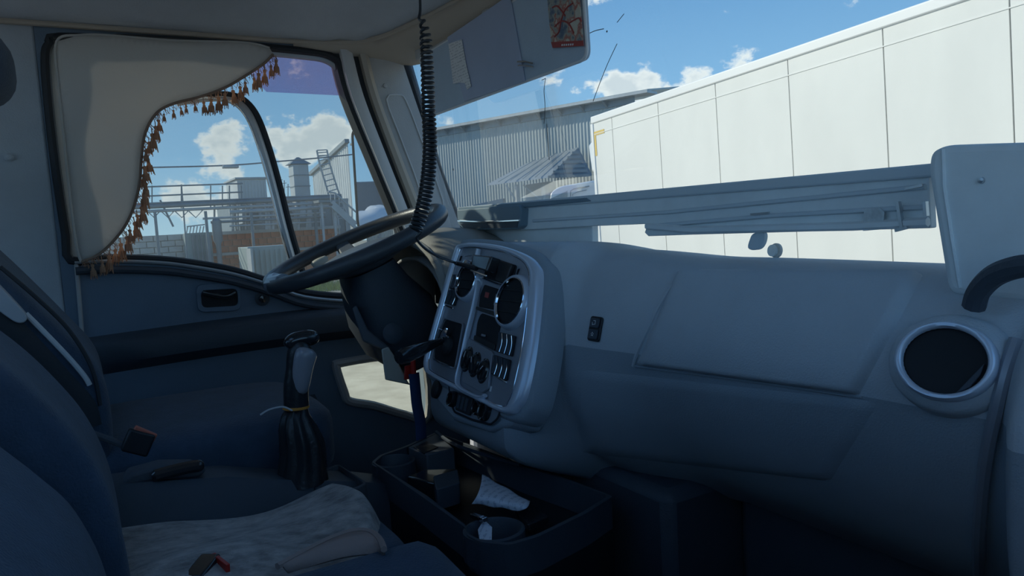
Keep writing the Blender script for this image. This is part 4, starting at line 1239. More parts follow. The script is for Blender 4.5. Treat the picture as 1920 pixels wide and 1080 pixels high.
foldl = [W(*p, z=.470) for p in [(540, 1075), (590, 1060), (640, 1046), (680, 1040), (700, 1040), (712, 1040), (720, 1045)]]
fa, fb = cr(fold, 4), cr(foldl, 4)
obj('lining', MB().loft([[a, a.lerp(b, .5) + Vector((0, 0, .006)), b] for a, b in zip(fa, fb)], caps=False, closed=False), 'blanket_lining', bl_, smooth=80, solid=.004)
obj('hem', MB().tube(fa, .005, 6), 'blanket_lining', bl_)

bk2 = thing('belt_buckle', 'black belt buckle with red edge lying on the nearest seat', 'seat belt buckle', tuple(W(395, 1080, z=.46)))
obj('body', MB().bar(W(360, 1092, z=.468), W(398, 1046, z=.478), .030, .018), 'gloss_black', bk2, bevel=.004)
obj('button', MB().bar(W(400, 1044, z=.480), W(428, 1066, z=.476), .006, .012), 'red', bk2, bevel=.001)

# ================================================================== TUNNEL, LEVERS, TRAYS
tun = obj('tunnel', MB().loft([[Vector((-.335, y, 0)), Vector((-.33, y, zt_ - .02)), Vector((-.315, y, zt_)), Vector((-.235, y, zt_)), Vector((-.215, y, zt_ - .03)), Vector((-.205, y, 0))] for y, zt_ in ((-.1, .535), (.05, .528), (.2, .505), (.32, .47), (.44, .440), (.50, .42), (.56, .30))]), 'dash_dark', smooth=40)
tag(tun, 'dark ridge between the driver seat and the blanket', 'console')
hbk = thing('park_brake', 'flat black lever set into the ridge beside the driver seat', 'lever', tuple(W(310, 900, x=-.26)))
hb = [W(*p, x=-.262) for p in [(228, 908), (290, 897), (372, 890), (386, 876), (360, 867), (300, 868), (240, 884)]]
obj('lever_plate', MB().prism([p + Vector((-.03, 0, 0)) for p in hb], (.05, 0, 0)), 'seat_side', hbk, bevel=.006)
obj('lever_handle', MB().tube(cr([W(*p, x=-.235) for p in [(285, 894), (320, 884), (355, 876), (382, 872)]], 4), [.006] + [.011] * 10 + [.010, .006][:2], 10), 'gloss_black', hbk)
gt = thing('gear_lever', 'gear lever with grey topped black knob, orange ring and leather gaiter', 'gear lever', tuple(W(562, 885, x=-.27)))
GX = -.27
ks = [(556, 762), (555, 740), (556, 712), (558, 690), (561, 668), (566, 652), (573, 642)]
kp = [W(*p, x=GX) for p in ks]
obj('knob_shaft', MB().tube(cr(kp, 4), [.0235 - .0 * i for i in range(8)] + [.0228, .0222, .0218, .0215, .0215, .022, .0225, .023, .0235, .024, .024, .024, .0235, .0225, .020, .016, .010][:17], 18), 'leather', gt, smooth=60)
kt = [W(*p, x=GX + .012) for p in [(563, 738), (565, 705), (568, 682), (572, 664), (577, 652)]]
obj('knob_face', MB().tube(cr(kt, 4), [.010, .014, .0165, .018, .019, .0195, .020, .0205, .021, .0215, .022, .0225, .0225, .022, .020, .016, .010], 16), 'knob_grey', gt, smooth=60)
tpc = [W(*p, x=GX) for p in [(539, 652), (548, 641), (565, 635), (585, 634), (597, 638)]]
obj('knob_top', MB().tube(cr(tpc, 4), [.006, .011, .013, .014, .015, .0155, .016, .016, .016, .016, .016, .0155, .015, .014, .012, .009, .004], 14), 'gloss_black', gt, smooth=60)
rg = W(555, 763, x=GX); rdir = (kp[1] - kp[0]).normalized()
obj('ring', MB().lathe(rg, rdir, [(.0225, -.003), (.025, -.002), (.025, .002), (.0225, .003)], 24), 'orange', gt)
gp = [(rg - rdir * .004, .021), (W(553, 780, x=GX), .025), (W(557, 800, x=GX), .033), (W(565, 828, x=GX), .039), (W(568, 855, x=GX), .041), (W(566, 885, x=GX), .046), (W(566, 902, x=GX), .050)]
rings = []
for i, (c, r_) in enumerate(gp):
    rings.append([c + Vector((math.cos(a) * r_ * (1 + (.10 if i in (1, 2, 3, 4) else .02) * math.cos(9 * a + i * .4)), math.sin(a) * r_ * (1 + (.10 if i in (1, 2, 3, 4) else .02) * math.cos(9 * a + i * .4)), 0)) for a in [2 * PI * q / 54 for q in range(54)]])
obj('gaiter', MB().loft(rings), 'leather', gt, smooth=70)
obj('gaiter_cord', MB().tube(cr([W(*p, x=GX + .03) for p in [(488, 778), (505, 768), (530, 763), (548, 770)]], 4), .0018, 6), 'pillar_light', gt)
# small cubby tray next to the gear lever
cub = thing('cubby_tray', 'small open cubby tray beside the gear lever base', 'tray', tuple(W(630, 905, z=.40)))
co = round_poly([W(*p, z=.452) for p in [(566, 906), (592, 886), (634, 869), (690, 905), (668, 916), (600, 918)]], .012)
cc = sum(co, Vector()) / len(co)
ci = [p + (cc - p).normalized() * .008 for p in co]
obj('rim', ring_frame(co, ci, (0, 0, -.05)), 'seat_side', cub, bevel=.002)
obj('base', MB().prism([p + Vector((0, 0, -.05)) for p in co], (0, 0, -.06)), 'black', cub)
obj('insert', MB().prism(round_poly([W(*p, z=.450) for p in [(572, 900), (600, 884), (626, 888), (628, 902), (600, 906)]], .008), (0, 0, -.03)), 'black', cub, bevel=.003)

# big console tray below the dash
tr = thing('console_tray', 'black console tray with cup wells between dash and seats', 'tray', tuple(W(900, 930, z=.0)))
TZ = .452
to = [W(*p, z=TZ) for p in [(697, 866), (712, 853), (760, 836), (818, 810), (862, 826), (975, 868), (1070, 900), (1150, 930), (1100, 962), (1010, 1006), (955, 1022), (900, 1016), (874, 1003), (874, 990), (790, 930)]]
to = round_poly(to, .010); cc = sum(to, Vector()) / len(to)
ti = [p + (cc - p).normalized() * .009 for p in to]
obj('rim', ring_frame(to, ti, (0, 0, -.055)), 'dash_dark', tr, bevel=.003)
obj('base', MB().loft([[p + Vector((0, 0, -.055)) for p in to], [p + Vector((0, 0, -.20)) for p in to], [Vector((cc.x + (p.x - cc.x) * .85, cc.y + (p.y - cc.y) * .85, .0)) for p in to]]), 'black', tr)
for px, py, r_ in ((738, 864, .040), (926, 992, .044)):
    c = W(px, py, z=TZ - .003)
    obj('cup_well', MB().lathe(c, (0, 0, 1), [(r_ * 1.14, -.045), (r_ * 1.12, 0), (r_ * 1.0, .002), (r_ * .92, -.004), (r_ * .85, -.05), (0, -.05)], 32), 'dash_dark', tr, smooth=50)
pp = [W(*p, z=TZ + .002) for p in [(765, 838), (818, 812), (852, 840), (800, 852)]]
obj('switch_block', MB().prism(pp, (0, 0, -.05)), 'pocket_grey', tr, bevel=.003)
pp = [W(*p, z=TZ + .004) for p in [(775, 838), (800, 827), (822, 838), (795, 849)]]
obj('switch_pad', MB().prism(pp, (0, 0, -.004)), 'black', tr, bevel=.001)
pp = [W(*p, z=TZ - .005) for p in [(762, 893), (795, 880), (858, 878), (862, 898), (815, 905)]]
obj('partition', MB().prism(pp, (0, 0, -.05)), 'gloss_black', tr, bevel=.004)
pp = [W(*p, z=TZ + .002) for p in [(812, 892), (858, 880), (862, 905), (818, 918)]]
obj('phone_holder', MB().prism(round_poly(pp, .006), (0, 0, -.04)), 'dash_dark', tr, bevel=.004)
lg = [W(*p, z=TZ + .01) for p in [(818, 810), (850, 832), (900, 850), (975, 872)]]
obj('tray_ledge', MB().tube(cr(lg, 4), .004, 6), 'dash_dark', tr)
obj('lid', MB().prism(round_poly([W(*p, z=TZ - .03) for p in [(965, 965), (1000, 958), (1030, 980), (990, 998)]], .006), (0, 0, .012)), 'gloss_black', tr, bevel=.002)

# papers in the tray
wide = [W(*p, z=z) for p, z in [((904, 889), .462), ((902, 908), .470), ((895, 928), .470), ((884, 944), .455)]]
nar = [W(*p, z=z) for p, z in [((994, 941), .452), ((992, 946), .456), ((986, 952), .456), ((974, 958), .450)]]
wa, na = cr(wide, 5), cr(nar, 5)
pc_ = MB().grid(lambda u, v: wa[round(v * 15)].lerp(na[round(v * 15)], u) + Vector((0, 0, .0012 * math.sin(u * 14 + v * 5))), 20, 16)
tag(obj('paper', pc_, 'paper', smooth=80, solid=.0006), 'white printed paper rolled into a cone lying in the tray', 'paper')
wt = [W(*p, z=.44) for p in [(896, 994), (908, 986), (923, 996), (922, 1014), (900, 1018)]]
wt = [wt[0] + Vector((0, 0, .0)), wt[1] + Vector((0, 0, .01)), wt[2] + Vector((0, 0, .006)), wt[3], wt[4]]
tag(obj('paper_scrap', MB().prism(wt, (0, 0, .0008)), 'paper'), 'folded white paper scrap sticking out of the near cup well', 'paper')
lgt = thing('lighter', 'tiny dark lighter with bright top beside the near cup well', 'lighter', tuple(W(912, 975, z=.44)))
obj('body', MB().bar(W(885, 966, z=.45), W(902, 972, z=.455), .010, .008), 'gloss_black', lgt, bevel=.002)
obj('cap', MB().bar(W(902, 972, z=.455), W(910, 975, z=.457), .010, .008), 'chrome', lgt, bevel=.001)

# keys: red tag and blue lanyard hanging at the column
rt = tag(obj('key_tag', MB().prism(round_poly([W(*p, x=-.40) for p in [(758, 686), (776, 682), (777, 708), (757, 712)]], .003), (.006, 0, 0)), 'red', bevel=.001), 'red key tag hanging under the steering column', 'key tag')
ln = [W(*p, x=-.385) for p in [(776, 700), (779, 730), (782, 760), (788, 790), (790, 825)]]
lny = thing('lanyard', 'blue fabric lanyard hanging beside the console', 'lanyard', tuple(ln[-1]))
obj('strap', MB().tube(cr(ln, 5), .013, 8, flat=.3), 'blue', lny)
obj('clip', MB().tube([ln[0] + Vector((0, 0, .03)), ln[0]], .006, 8), 'red', lny)

# ================================================================== OUTSIDE
Z0 = -1.3
# ---- white box trailer standing across the front
A = W(1110, 222, z=2.7); B = W(1760, 0, z=2.94)
td = (B - A).normalized(); tnrm = Vector((td.y, -td.x, 0)).normalized()
if tnrm.y > 0: tnrm = -tnrm
tup = td.cross(tnrm).normalized()
if tup.z < 0: tup = -tup
tl_ = thing('box_trailer', 'long white panelled box trailer parked across the windscreen view', 'trailer', (A.x, A.y, Z0))
def T(s, z, o=0.0):
    return A + td * s + tnrm * o + tup * (z - 2.7)
zb, zt2 = -.15, 2.60
seams = [0.02] + [(WP(px, py, A, tnrm) - A).dot(td) for px, py in ((1150, 270), (1236, 240), (1346, 250), (1482, 215), (1660, 175), (1897, 130))]
stp = seams[-1] - seams[-2]
while seams[-1] + stp < 13.2: seams.append(seams[-1] + stp)
seams.append(13.6)
bdy = MB(); q = [T(0, zb), T(13.6, zb), T(13.6, zb, -2.5), T(0, zb, -2.5)]; bdy.prism([p - tnrm * .02 for p in q[:2]] + q[2:], tup * (zt2 + .06 - zb))
obj('body', bdy, 'seam', tl_)
for a, b in zip(seams, seams[1:]):
    obj('panel', MB().prism([T(a + .008, zb, -.018), T(b - .008, zb, -.018), T(b - .008, zb, 0), T(a + .008, zb, 0)], tup * (zt2 - zb)), 'trailer_white', tl_)
obj('roof_rail', MB().prism([T(-.03, zt2, -.05), T(13.63, zt2, -.05), T(13.63, zt2, .02), T(-.03, zt2, .02)], tup * .13), 'trailer_rail', tl_, bevel=.02)
obj('roof', MB().prism([T(-.03, zt2 + .1, 0), T(13.6, zt2 + .1, 0), T(13.6, zt2 + .1, -2.55), T(-.03, zt2 + .1, -2.55)], (0, 0, .03)), 'trailer_rail', tl_)
obj('corner_post', MB().prism([T(-.05, zb, -.08), T(.03, zb, -.08), T(.03, zb, .015), T(-.05, zb, .015)], tup * (zt2 - zb)), 'trailer_rail', tl_, bevel=.01)
obj('reflective_tape', MB().prism([T(.03, 2.38, .002), T(.36, 2.38, .002), T(.36, 2.45, .002), T(.03, 2.45, .002)], tnrm * .003), 'yellow', tl_)
obj('reflective_tape', MB().prism([T(.03, 2.02, .002), T(.09, 2.02, .002), T(.09, 2.38, .002), T(.03, 2.38, .002)], tnrm * .003), 'yellow', tl_)
obj('fridge_unit', MB().prism(round_poly([T(-.05, 1.45, -.2), T(-.45, 1.45, -.3), T(-.45, 1.45, -2.0), T(-.05, 1.45, -2.1)], .08), (0, 0, .95)), 'truck_white', tl_, bevel=.06)
obj('fridge_unit', MB().prism([T(-.02, 1.75, .01), T(-.16, 1.75, -.02), T(-.22, 2.25, -.02), T(-.02, 2.32, .01)], -tnrm * .4), 'truck_white', tl_, bevel=.04)
obj('rub_rail', MB().prism([T(.03, 2.40, .0), T(13.6, 2.40, .0), T(13.6, 2.40, .006), T(.03, 2.40, .006)], (0, 0, .012)), 'trailer_white', tl_)
for s in (9.2, 10.5, 11.8):
    c = T(s, Z0 + .5, -.25); c.z = Z0 + .5
    obj('wheel', MB().lathe(c, tnrm, [(.0, .02), (.26, .02), (.28, .06), (.48, .06), (.5, .02), (.5, -.2), (0, -.2)], 28), 'rubber', tl_)
obj('chassis', MB().prism([T(.6, zb - .3, -.8), T(13.2, zb - .3, -.8), T(13.2, zb - .3, -1.7), T(.6, zb - .3, -1.7)], (0, 0, .3)), 'dark_wall', tl_)
for s in (3.2, 3.6):
    obj('landing_leg', MB().box(T(s, (zb - .3 + Z0) / 2, -.7), (.12, .12, zb - .3 - Z0)), 'dark_wall', tl_)

# ---- white lorry cab beyond the trailer's front end
lc = thing('lorry_cab', 'white lorry cab peeking out behind the end of the trailer', 'truck', tuple(W(1075, 470, d=17.5)))
def TP(px, py, d): return W(px, py, d=d)
cabp = [W(*p, d=17.0) for p in [(1030, 372), (1032, 360), (1045, 350), (1112, 338), (1180, 338), (1180, 440), (1025, 440)]]
dv_ = Vector((-.5, 1.6, 0))
obj('shell', MB().prism(round_poly(cabp, .12), dv_), 'truck_white', lc, bevel=.04)
obj('side_window', MB().prism([p + Vector((.01, -.02, 0)) for p in [W(*q, d=16.97) for q in [(1034, 372), (1064, 358), (1064, 400), (1032, 400)]]], dv_ * .01), 'truck_glass', lc)
obj('door_line', MB().tube([W(*q, d=16.96) for q in [(1070, 400), (1070, 358), (1076, 354), (1105, 349)]], .012, 5), 'seam', lc)
obj('door_line', MB().tube([W(*q, d=16.96) for q in [(1074, 400), (1074, 364), (1082, 360), (1100, 356)]], .008, 5), 'seam', lc)
for px in (1050, 1140):
    g = W(px, 440, d=17.2)
    obj('wheel', MB().lathe(Vector((g.x, g.y, Z0 + .5)), (.7, -.7, 0), [(.0, .02), (.26, .02), (.3, .06), (.48, .06), (.5, 0), (.5, -.25), (0, -.25)], 24), 'rubber', lc)
obj('chassis', MB().box(W(1100, 440, d=17.9) - Vector((0, 0, .3)), (1.0, 1.0, .5)), 'dark_wall', lc)

# ---- long corrugated hall
E0 = W(1190, 178, z=6.7); E1 = W(815, 245, z=6.7); E2 = W(652, 269, z=6.7)
hd_ = (E1 - E0); hd_.z = 0; hl = hd_.length; hd_.normalize()
hn = Vector((-hd_.y, hd_.x, 0))
if hn.dot(CAM - E0) < 0: hn = -hn
hl = (E2 - E0).dot(hd_)
hall = thing('factory_hall', 'long grey corrugated factory hall behind the trailer', 'building', (E1.x, E1.y, Z0))
def H(s, z, o=0.0):
    p = E0 + hd_ * s + hn * o; return Vector((p.x, p.y, z))
def corrug(P, length, z0, z1f, pitch=.21, depth=.03):
    m = MB(); n = int(length / pitch) ; vs = []; fs = []
    for i in range(n * 4 + 1):
        s = length * i / (n * 4); o = depth * (1 if (i % 4) in (1, 2) else 0)
        vs += [P(s, z0, o), P(s, z1f(s), o)]
    for i in range(n * 4): fs.append((2 * i, 2 * i + 2, 2 * i + 3, 2 * i + 1))
    return m.add(vs, fs)
obj('corrugated_wall', corrug(H, hl, Z0, lambda s: 6.35), 'corrugated', hall, smooth=0)
obj('fascia', MB().prism([H(0, 6.3, 0), H(hl, 6.3, 0), H(hl, 6.3, .10), H(0, 6.3, .10)], (0, 0, .35)), 'steel_grey', hall)
obj('roof_edge', MB().prism([H(-1, 6.62, -.4), H(hl + .3, 6.62, -.4), H(hl + .3, 6.62, .55), H(-1, 6.62, .55)], (0, 0, .12)), 'steel_pale', hall)
obj('roof', MB().prism([H(-1, 6.70, .5), H(hl + .3, 6.70, .5), H(hl + .3, 8.0, -9), H(-1, 8.0, -9)], (0, 0, .08)), 'roof_metal', hall)
g0 = obj('roof_bracket', MB().prism([Vector((0, 0, 0)), Vector((.0, 0, -.35)), hn * .5], hd_ * .12), 'steel_grey', None, smooth=0)
for i in range(14):
    p = H(1.5 + i * (hl - 3) / 13, 6.62, .03)
    if i == 0: g0.location = p; set_inv(g0, hall)
    else: inst(g0, 'roof_bracket', p, hall)
# end wall towards the yard (pitched top) with its far corner
G0 = E2; gd = (W(586, 330, d=58) - G0); gd.z = 0; glen = gd.length; gd.normalize(); gn = Vector((gd.y, -gd.x, 0))
if gn.dot(CAM - G0) < 0: gn = -gn
gz1 = W(586, 330, d=58).z
def G(s, z, o=0.0):
    p = G0 + gd * s + gn * o; return Vector((p.x, p.y, z))
obj('end_wall', corrug(G, glen, Z0, lambda s: 6.7 + (gz1 - 6.7) * s / glen, .5, .06), 'corrugated_white', hall, smooth=0)
obj('verge', MB().bar(G(-.2, 6.85, .1), G(glen + .2, gz1 + .15, .1), .3, .25), 'steel_grey', hall)

# canopy over the hall door
cp = thing('entrance_canopy', 'pitched metal canopy over the hall entrance', 'canopy', tuple(W(1010, 420, d=38)))
dC = 36.5
ridge_f = W(1083, 279, d=dC + 1.2); ridge_b = W(985, 310, d=dC + 1.6)
e_l = W(914, 348, d=dC + 1); e_r = W(1030, 333, d=dC - .6); e_rr = W(1108, 330, d=dC - .4)
obj('roof_slope', MB().prism([e_l, e_r, ridge_f, ridge_b], (-.05, .1, .10)), 'roof_metal', cp, smooth=0)
for t in (.2, .4, .6, .8):
    obj('standing_seam', MB().bar(e_l.lerp(e_r, t) + Vector((.05, -.1, .1)), ridge_b.lerp(ridge_f, t) + Vector((.05, -.1, .1)), .03, .04), 'roof_metal', cp)
obj('roof_slope', MB().prism([e_r, e_rr, ridge_f], (-.05, .1, .06)), 'steel_grey', cp, smooth=0)
for i in range(6):
    t = i / 6
    a = e_r.lerp(ridge_f, t); b = e_rr.lerp(ridge_f, t)
    obj('gable_board', MB().bar(a + Vector((.06, -.12, .03)), b + Vector((.06, -.12, .03)), .05, .12), 'steel_grey', cp)
for px in (968, 1018):
    a = W(px, 346, d=dC + .4); obj('post', MB().bar(a, Vector((a.x, a.y, Z0)), .14, .14), 'steel_pale', cp)
    obj('brace', MB().bar(Vector((a.x, a.y, a.z - .9)), a + (e_l - a) * .35, .06, .08), 'steel_pale', cp)
cn = obj('notice_panel', MB().prism([W(*p, d=37) for p in [(886, 384), (943, 372), (944, 420), (886, 430)]], hn * -.2), 'steel_grey', bevel=.02)
tag(cn, 'grey sheet panel leaning at the foot of the hall wall', 'panel')
wp = obj('entrance_porch', MB().prism([W(*p, d=39) for p in [(985, 346), (1028, 340), (1030, 450), (985, 450)]], hn * -.6), 'steel_pale', bevel=.02)
tag(wp, 'pale porch wall under the canopy', 'porch')

# ---- yard on the left, seen through the driver window: plane x = XE
XE = -38.0
def Q(px, py, x=XE): return W(px, py, x=x)
# red wall of blocks: courses built as single blocks
rw = thing('red_wall', 'long low red brick wall below the pipe bridge', 'wall', tuple(Q(480, 520)))
y0, y1 = Q(372, 500).y, Q(640, 500).y; ztop = Q(480, 436).z
obj('core', MB().box2((XE - .5, y0, Z0), (XE - .04, y1, ztop - .02)), 'concrete', rw)
ch = (ztop - Z0) / 8; cw = (y1 - y0) / 17; bk0 = None
for r_ in range(8):
    for c in range(17):
        yy = y0 + cw * (c + .5) + (cw / 2 if r_ % 2 else 0)
        if yy > y1 - cw * .4: continue
        p = Vector((XE, yy, Z0 + ch * (r_ + .5)))
        if bk0 is None:
            bk0 = obj('brick', MB().box((0, 0, 0), (.10, cw - .03, ch - .03)), 'brick_red', None, smooth=0); bk0.location = p; set_inv(bk0, rw)
        else:
            inst(bk0, 'brick', p + Vector((random.uniform(-.012, .012), 0, 0)), rw)
obj('coping', MB().box2((XE - .6, y0 - .1, ztop - .02), (XE + .12, y1 + .1, ztop + .14)), 'concrete', rw)
obj('band', MB().box2((XE - .1, y0, Q(480, 475).z), (XE + .08, y1, Q(480, 470).z)), 'concrete', rw)
# pale block wall at left
pw = thing('block_wall', 'pale block wall low at the left of the yard view', 'wall', tuple(Q(310, 515)))
y0, y1 = Q(150, 490).y, Q(385, 480).y; ztop = Q(320, 440).z
obj('core', MB().box2((XE - .5, y0, Z0), (XE - .03, y1, ztop)), 'concrete', pw)
ch = (ztop - Z0) / 9; cw = .62; bk0 = None; nbl = int((y1 - y0) / cw)
for r_ in range(9):
    for c in range(nbl):
        p = Vector((XE + .02, y0 + cw * (c + .5) + (cw / 2 if r_ % 2 else 0), Z0 + ch * (r_ + .5)))
        if bk0 is None:
            bk0 = obj('block', MB().box((0, 0, 0), (.10, cw - .035, ch - .035)), 'block', None, smooth=0); bk0.location = p; set_inv(bk0, pw)
        else: inst(bk0, 'block', p, pw)
# blue-grey shed piece between them
sh = thing('metal_shed', 'small blue grey metal shed between the two walls', 'shed', tuple(Q(375, 515, -37)))
obj('body', MB().box2((-37.6, Q(352, 500, -37).y, Z0), (-37, Q(402, 500, -37).y, Q(375, 436, -37).z)), 'gate_green', sh, bevel=.02)
for px in (360, 368, 376, 384, 392):
    a = Q(px, 440, -36.98); obj('rib', MB().box2((-37, a.y - .04, Z0), (-36.93, a.y + .04, a.z)), 'steel_grey', sh)
# green-grey gate / container nearer
gc = thing('steel_container', 'grey green steel container with grass at its foot', 'container', tuple(Q(505, 512, -30)))
ya, yb = Q(467, 500, -30).y, Q(553, 500, -30).y; zc = Q(505, 461, -30).z
obj('body', MB().box2((-32, ya, Z0), (-30, yb, zc)), 'gate_green', gc, bevel=.03)
for i in range(9):
    yy = ya + (yb - ya) * (i + .5) / 9
    obj('rib', MB().box2((-30.0, yy - .05, Z0 + .15), (-29.95, yy + .05, zc - .15)), 'gate_green', gc)
obj('open_door', MB().box2((-30.0, ya - .05, Z0 + .1), (-29.2, ya + .03, zc - .05)), 'steel_pale', gc)
# grass
gm = MB()
for i in range(1500):
    x = random.uniform(-29.0, -26.5); y = random.uniform(ya - .5, yb + 2.5); h = random.uniform(.12, .42)
    dx, dy = random.uniform(-.12, .12), random.uniform(-.12, .12)
    gm.add([Vector((x, y - .02, Z0)), Vector((x, y + .02, Z0)), Vector((x + dx, y + dy, Z0 + h))], [(0, 1, 2)])
gro = obj('grass', gm, 'grass', smooth=0); tag(gro, 'tall green grass along the foot of the container', 'grass', kind='stuff')

# pipe bridge with railing
pb = thing('pipe_bridge', 'steel pipe bridge with handrail running over the yard', 'pipe bridge', tuple(Q(430, 520, -36)))
xp = -36.0
for (pa, pb_, r_, mt) in (((200, 391), (640, 370), .11, 'steel_grey'), ((200, 400), (640, 379), .07, 'steel_pale'), ((430, 398), (620, 388), .09, 'steel_pale'), ((200, 385), (640, 365), .04, 'steel_grey'), ((380, 410), (610, 399), .05, 'steel_pale'), ((395, 417), (610, 406), .06, 'steel_grey'), ((430, 424), (600, 416), .04, 'steel_pale')):
    obj('pipe', MB().tube([Q(*pa, xp), Q(*pb_, xp)], r_, 10), mt, pb)
for (pa, pb_) in (((200, 353), (455, 344)), ((200, 371), (455, 360))):
    obj('handrail', MB().tube([Q(*pa, xp), Q(*pb_, xp)], .035, 6), 'steel_grey', pb)
for px in (285, 340, 395, 417, 430, 452):
    a = Q(px, 348, xp); b = Q(px, 390, xp); obj('rail_post', MB().bar(a, b, .05 if px != 430 else .12, .05), 'steel_grey', pb)
obj('tall_post', MB().bar(Q(340, 346, xp), Vector((xp, Q(346, 440, xp).y, Z0)), .06, .06), 'steel_grey', pb)
for px in (290, 385, 470, 590):
    a = Q(px, 396, xp); obj('trestle_leg', MB().bar(a, Vector((xp, a.y, Z0)), .12, .12), 'steel_grey', pb)
for i, px in enumerate(range(250, 380, 26)):
    a = Q(px, 396, xp); b = Q(px + 13, 408, xp); c = Q(px + 26, 394, xp)
    obj('truss_web', MB().tube([a, b, c], .03, 5), 'steel_pale', pb)
obj('valve_stack', MB().lathe(Q(405, 410, xp), (0, 0, -1), [(.12, 0), (.22, .1), (.22, 1.0), (.12, 1.2), (.10, 4.0)], 14), 'steel_grey', pb)
for px in (402, 436, 446, 462, 500, 512, 540, 560, 575):
    a = Q(px, 384 - (px - 430) * .05, xp - .2); obj('riser', MB().tube([a, Q(px, 430, xp - .2)], .045 if px % 4 else .07, 6), 'steel_pale' if px % 3 else 'steel_grey', pb)
obj('strut', MB().bar(Q(300, 375, xp), Q(325, 425, xp), .08, .08), 'steel_grey', pb)
# rail fence on the ground (low railing)
lf = thing('low_railing', 'short pale railing standing on the block wall', 'railing', tuple(Q(365, 440, -38.2)))
for px in (352, 358, 364, 370, 376, 382):
    obj('baluster', MB().bar(Q(px, 424, -38.2), Q(px - 3, 441, -38.2), .05, .05), 'steel_pale', lf)
obj('top_rail', MB().bar(Q(350, 425, -38.2), Q(384, 421, -38.2), .06, .06), 'steel_pale', lf)

def building_box(name, label, cat, px0, px1, pyt, pyb, x, depth, mt, down=True):
    t = thing(name, label, cat, tuple(Q((px0 + px1) / 2, pyb, x)))
    a = Q(px0, pyt, x); b = Q(px1, pyb, x)
    obj('body', MB().box2((x - depth, a.y, b.z), (x, b.y, a.z)), mt, t, bevel=.03)
    return t, a, b

t, a, b = building_box('rooftop_cabin', 'white metal cabin on top of the pipe bridge', 'cabin', 444, 502, 336, 376, -37, 3, 'corrugated_white')
for i in range(9):
    yy = a.y + (b.y - a.y) * (i + .5) / 9
    obj('rib', MB().box2((-37.0, yy - .03, b.z + .1), (-36.96, yy + .03, a.z - .1)), 'corrugated_white', t)
for yy in (a.y + .2, b.y - .2): obj('leg', MB().box2((-39.4, yy - .08, Z0), (-39.2, yy + .08, b.z)), 'steel_grey', t)
obj('roof_edge', MB().box2((-40.1, a.y - .1, a.z), (-36.9, b.y + .1, a.z + .08)), 'steel_pale', t)
for px0, px1, lab in ((453, 492, 'left white fan cooler unit under the pipe bridge'), (524, 552, 'small white fan cooler behind the window divider bar')):
    t, a, b = building_box('cooler_unit', lab, 'cooler', px0, px1, 392, 418, -37, 1.5, 'steel_pale')
    cy = (a.y + b.y) / 2; cz = (a.z + b.z) / 2
    for yy in (a.y + .12, b.y - .12): obj('leg', MB().box2((-38.3, yy - .05, Z0), (-38.2, yy + .05, b.z)), 'steel_grey', t)
    obj('fan_ring', MB().lathe((-37, cy, cz), (1, 0, 0), [(.34, 0), (.34, .06), (.30, .06), (.28, .02), (0, .02)], 24), 'steel_grey', t)
    for k in range(5):
        d = Vector((0, math.cos(k * 2 * PI / 5), math.sin(k * 2 * PI / 5)))
        obj('blade', MB().bar(Vector((-36.95, cy, cz)) + d * .06, Vector((-36.95, cy, cz)) + d * .26, .10, .01, Vector((1, 0, 0))), 'dark_wall', t)
t, a, b = building_box('plant_room', 'grey plant room block behind the cooler units', 'building', 430, 660, 385, 518, -41, 4, 'steel_grey')
obj('roof_edge', MB().box2((-45.1, a.y - .1, a.z), (-40.9, b.y + .1, a.z + .15)), 'steel_pale', t)
for i in range(9):
    yy = a.y + .3 + i * .75
    obj('pilaster', MB().box2((-41.0, yy, b.z), (-40.9, yy + .25, a.z)), 'steel_pale', t)
# chimney box
ch_ = thing('vent_stack', 'square metal vent stack with a pyramid cap', 'chimney', tuple(Q(566, 370, -40)))
a, b = Q(549, 308, -40), Q(583, 372, -40)
obj('shaft', MB().box2((-41, a.y, b.z - 1), (-40, b.y, a.z)), 'steel_pale', ch_, bevel=.02)
cy = (a.y + b.y) / 2; w = (b.y - a.y) / 2 + .16
obj('cap', MB().loft([[Vector((-40.5 + sx * w, cy + sy * w, a.z + .02)) for sx, sy in ((-1, -1), (1, -1), (1, 1), (-1, 1))], [Vector((-40.5 + sx * .06, cy + sy * .06, a.z + .42)) for sx, sy in ((-1, -1), (1, -1), (1, 1), (-1, 1))]]), 'steel_grey', ch_, smooth=0)
for f_ in (.3, .62):
    obj('joint', MB().box2((-41.03, a.y - .03, a.z + (b.z - a.z) * f_), (-39.97, b.y + .03, a.z + (b.z - a.z) * f_ - .05)), 'steel_grey', ch_)
# antennas
an = thing('roof_antenna', 'thin antenna cluster beside the vent stack', 'antenna', tuple(Q(527, 372, -40)))
for px, h in ((520, 340), (526, 332), (533, 338), (540, 345)):
    obj('mast', MB().tube([Q(px, 372, -40), Q(px, h, -40)], .025, 5), 'steel_grey', an)
    obj('crossbar', MB().bar(Q(px - 4, h + 6, -40), Q(px + 4, h + 5, -40), .03, .03), 'steel_grey', an)
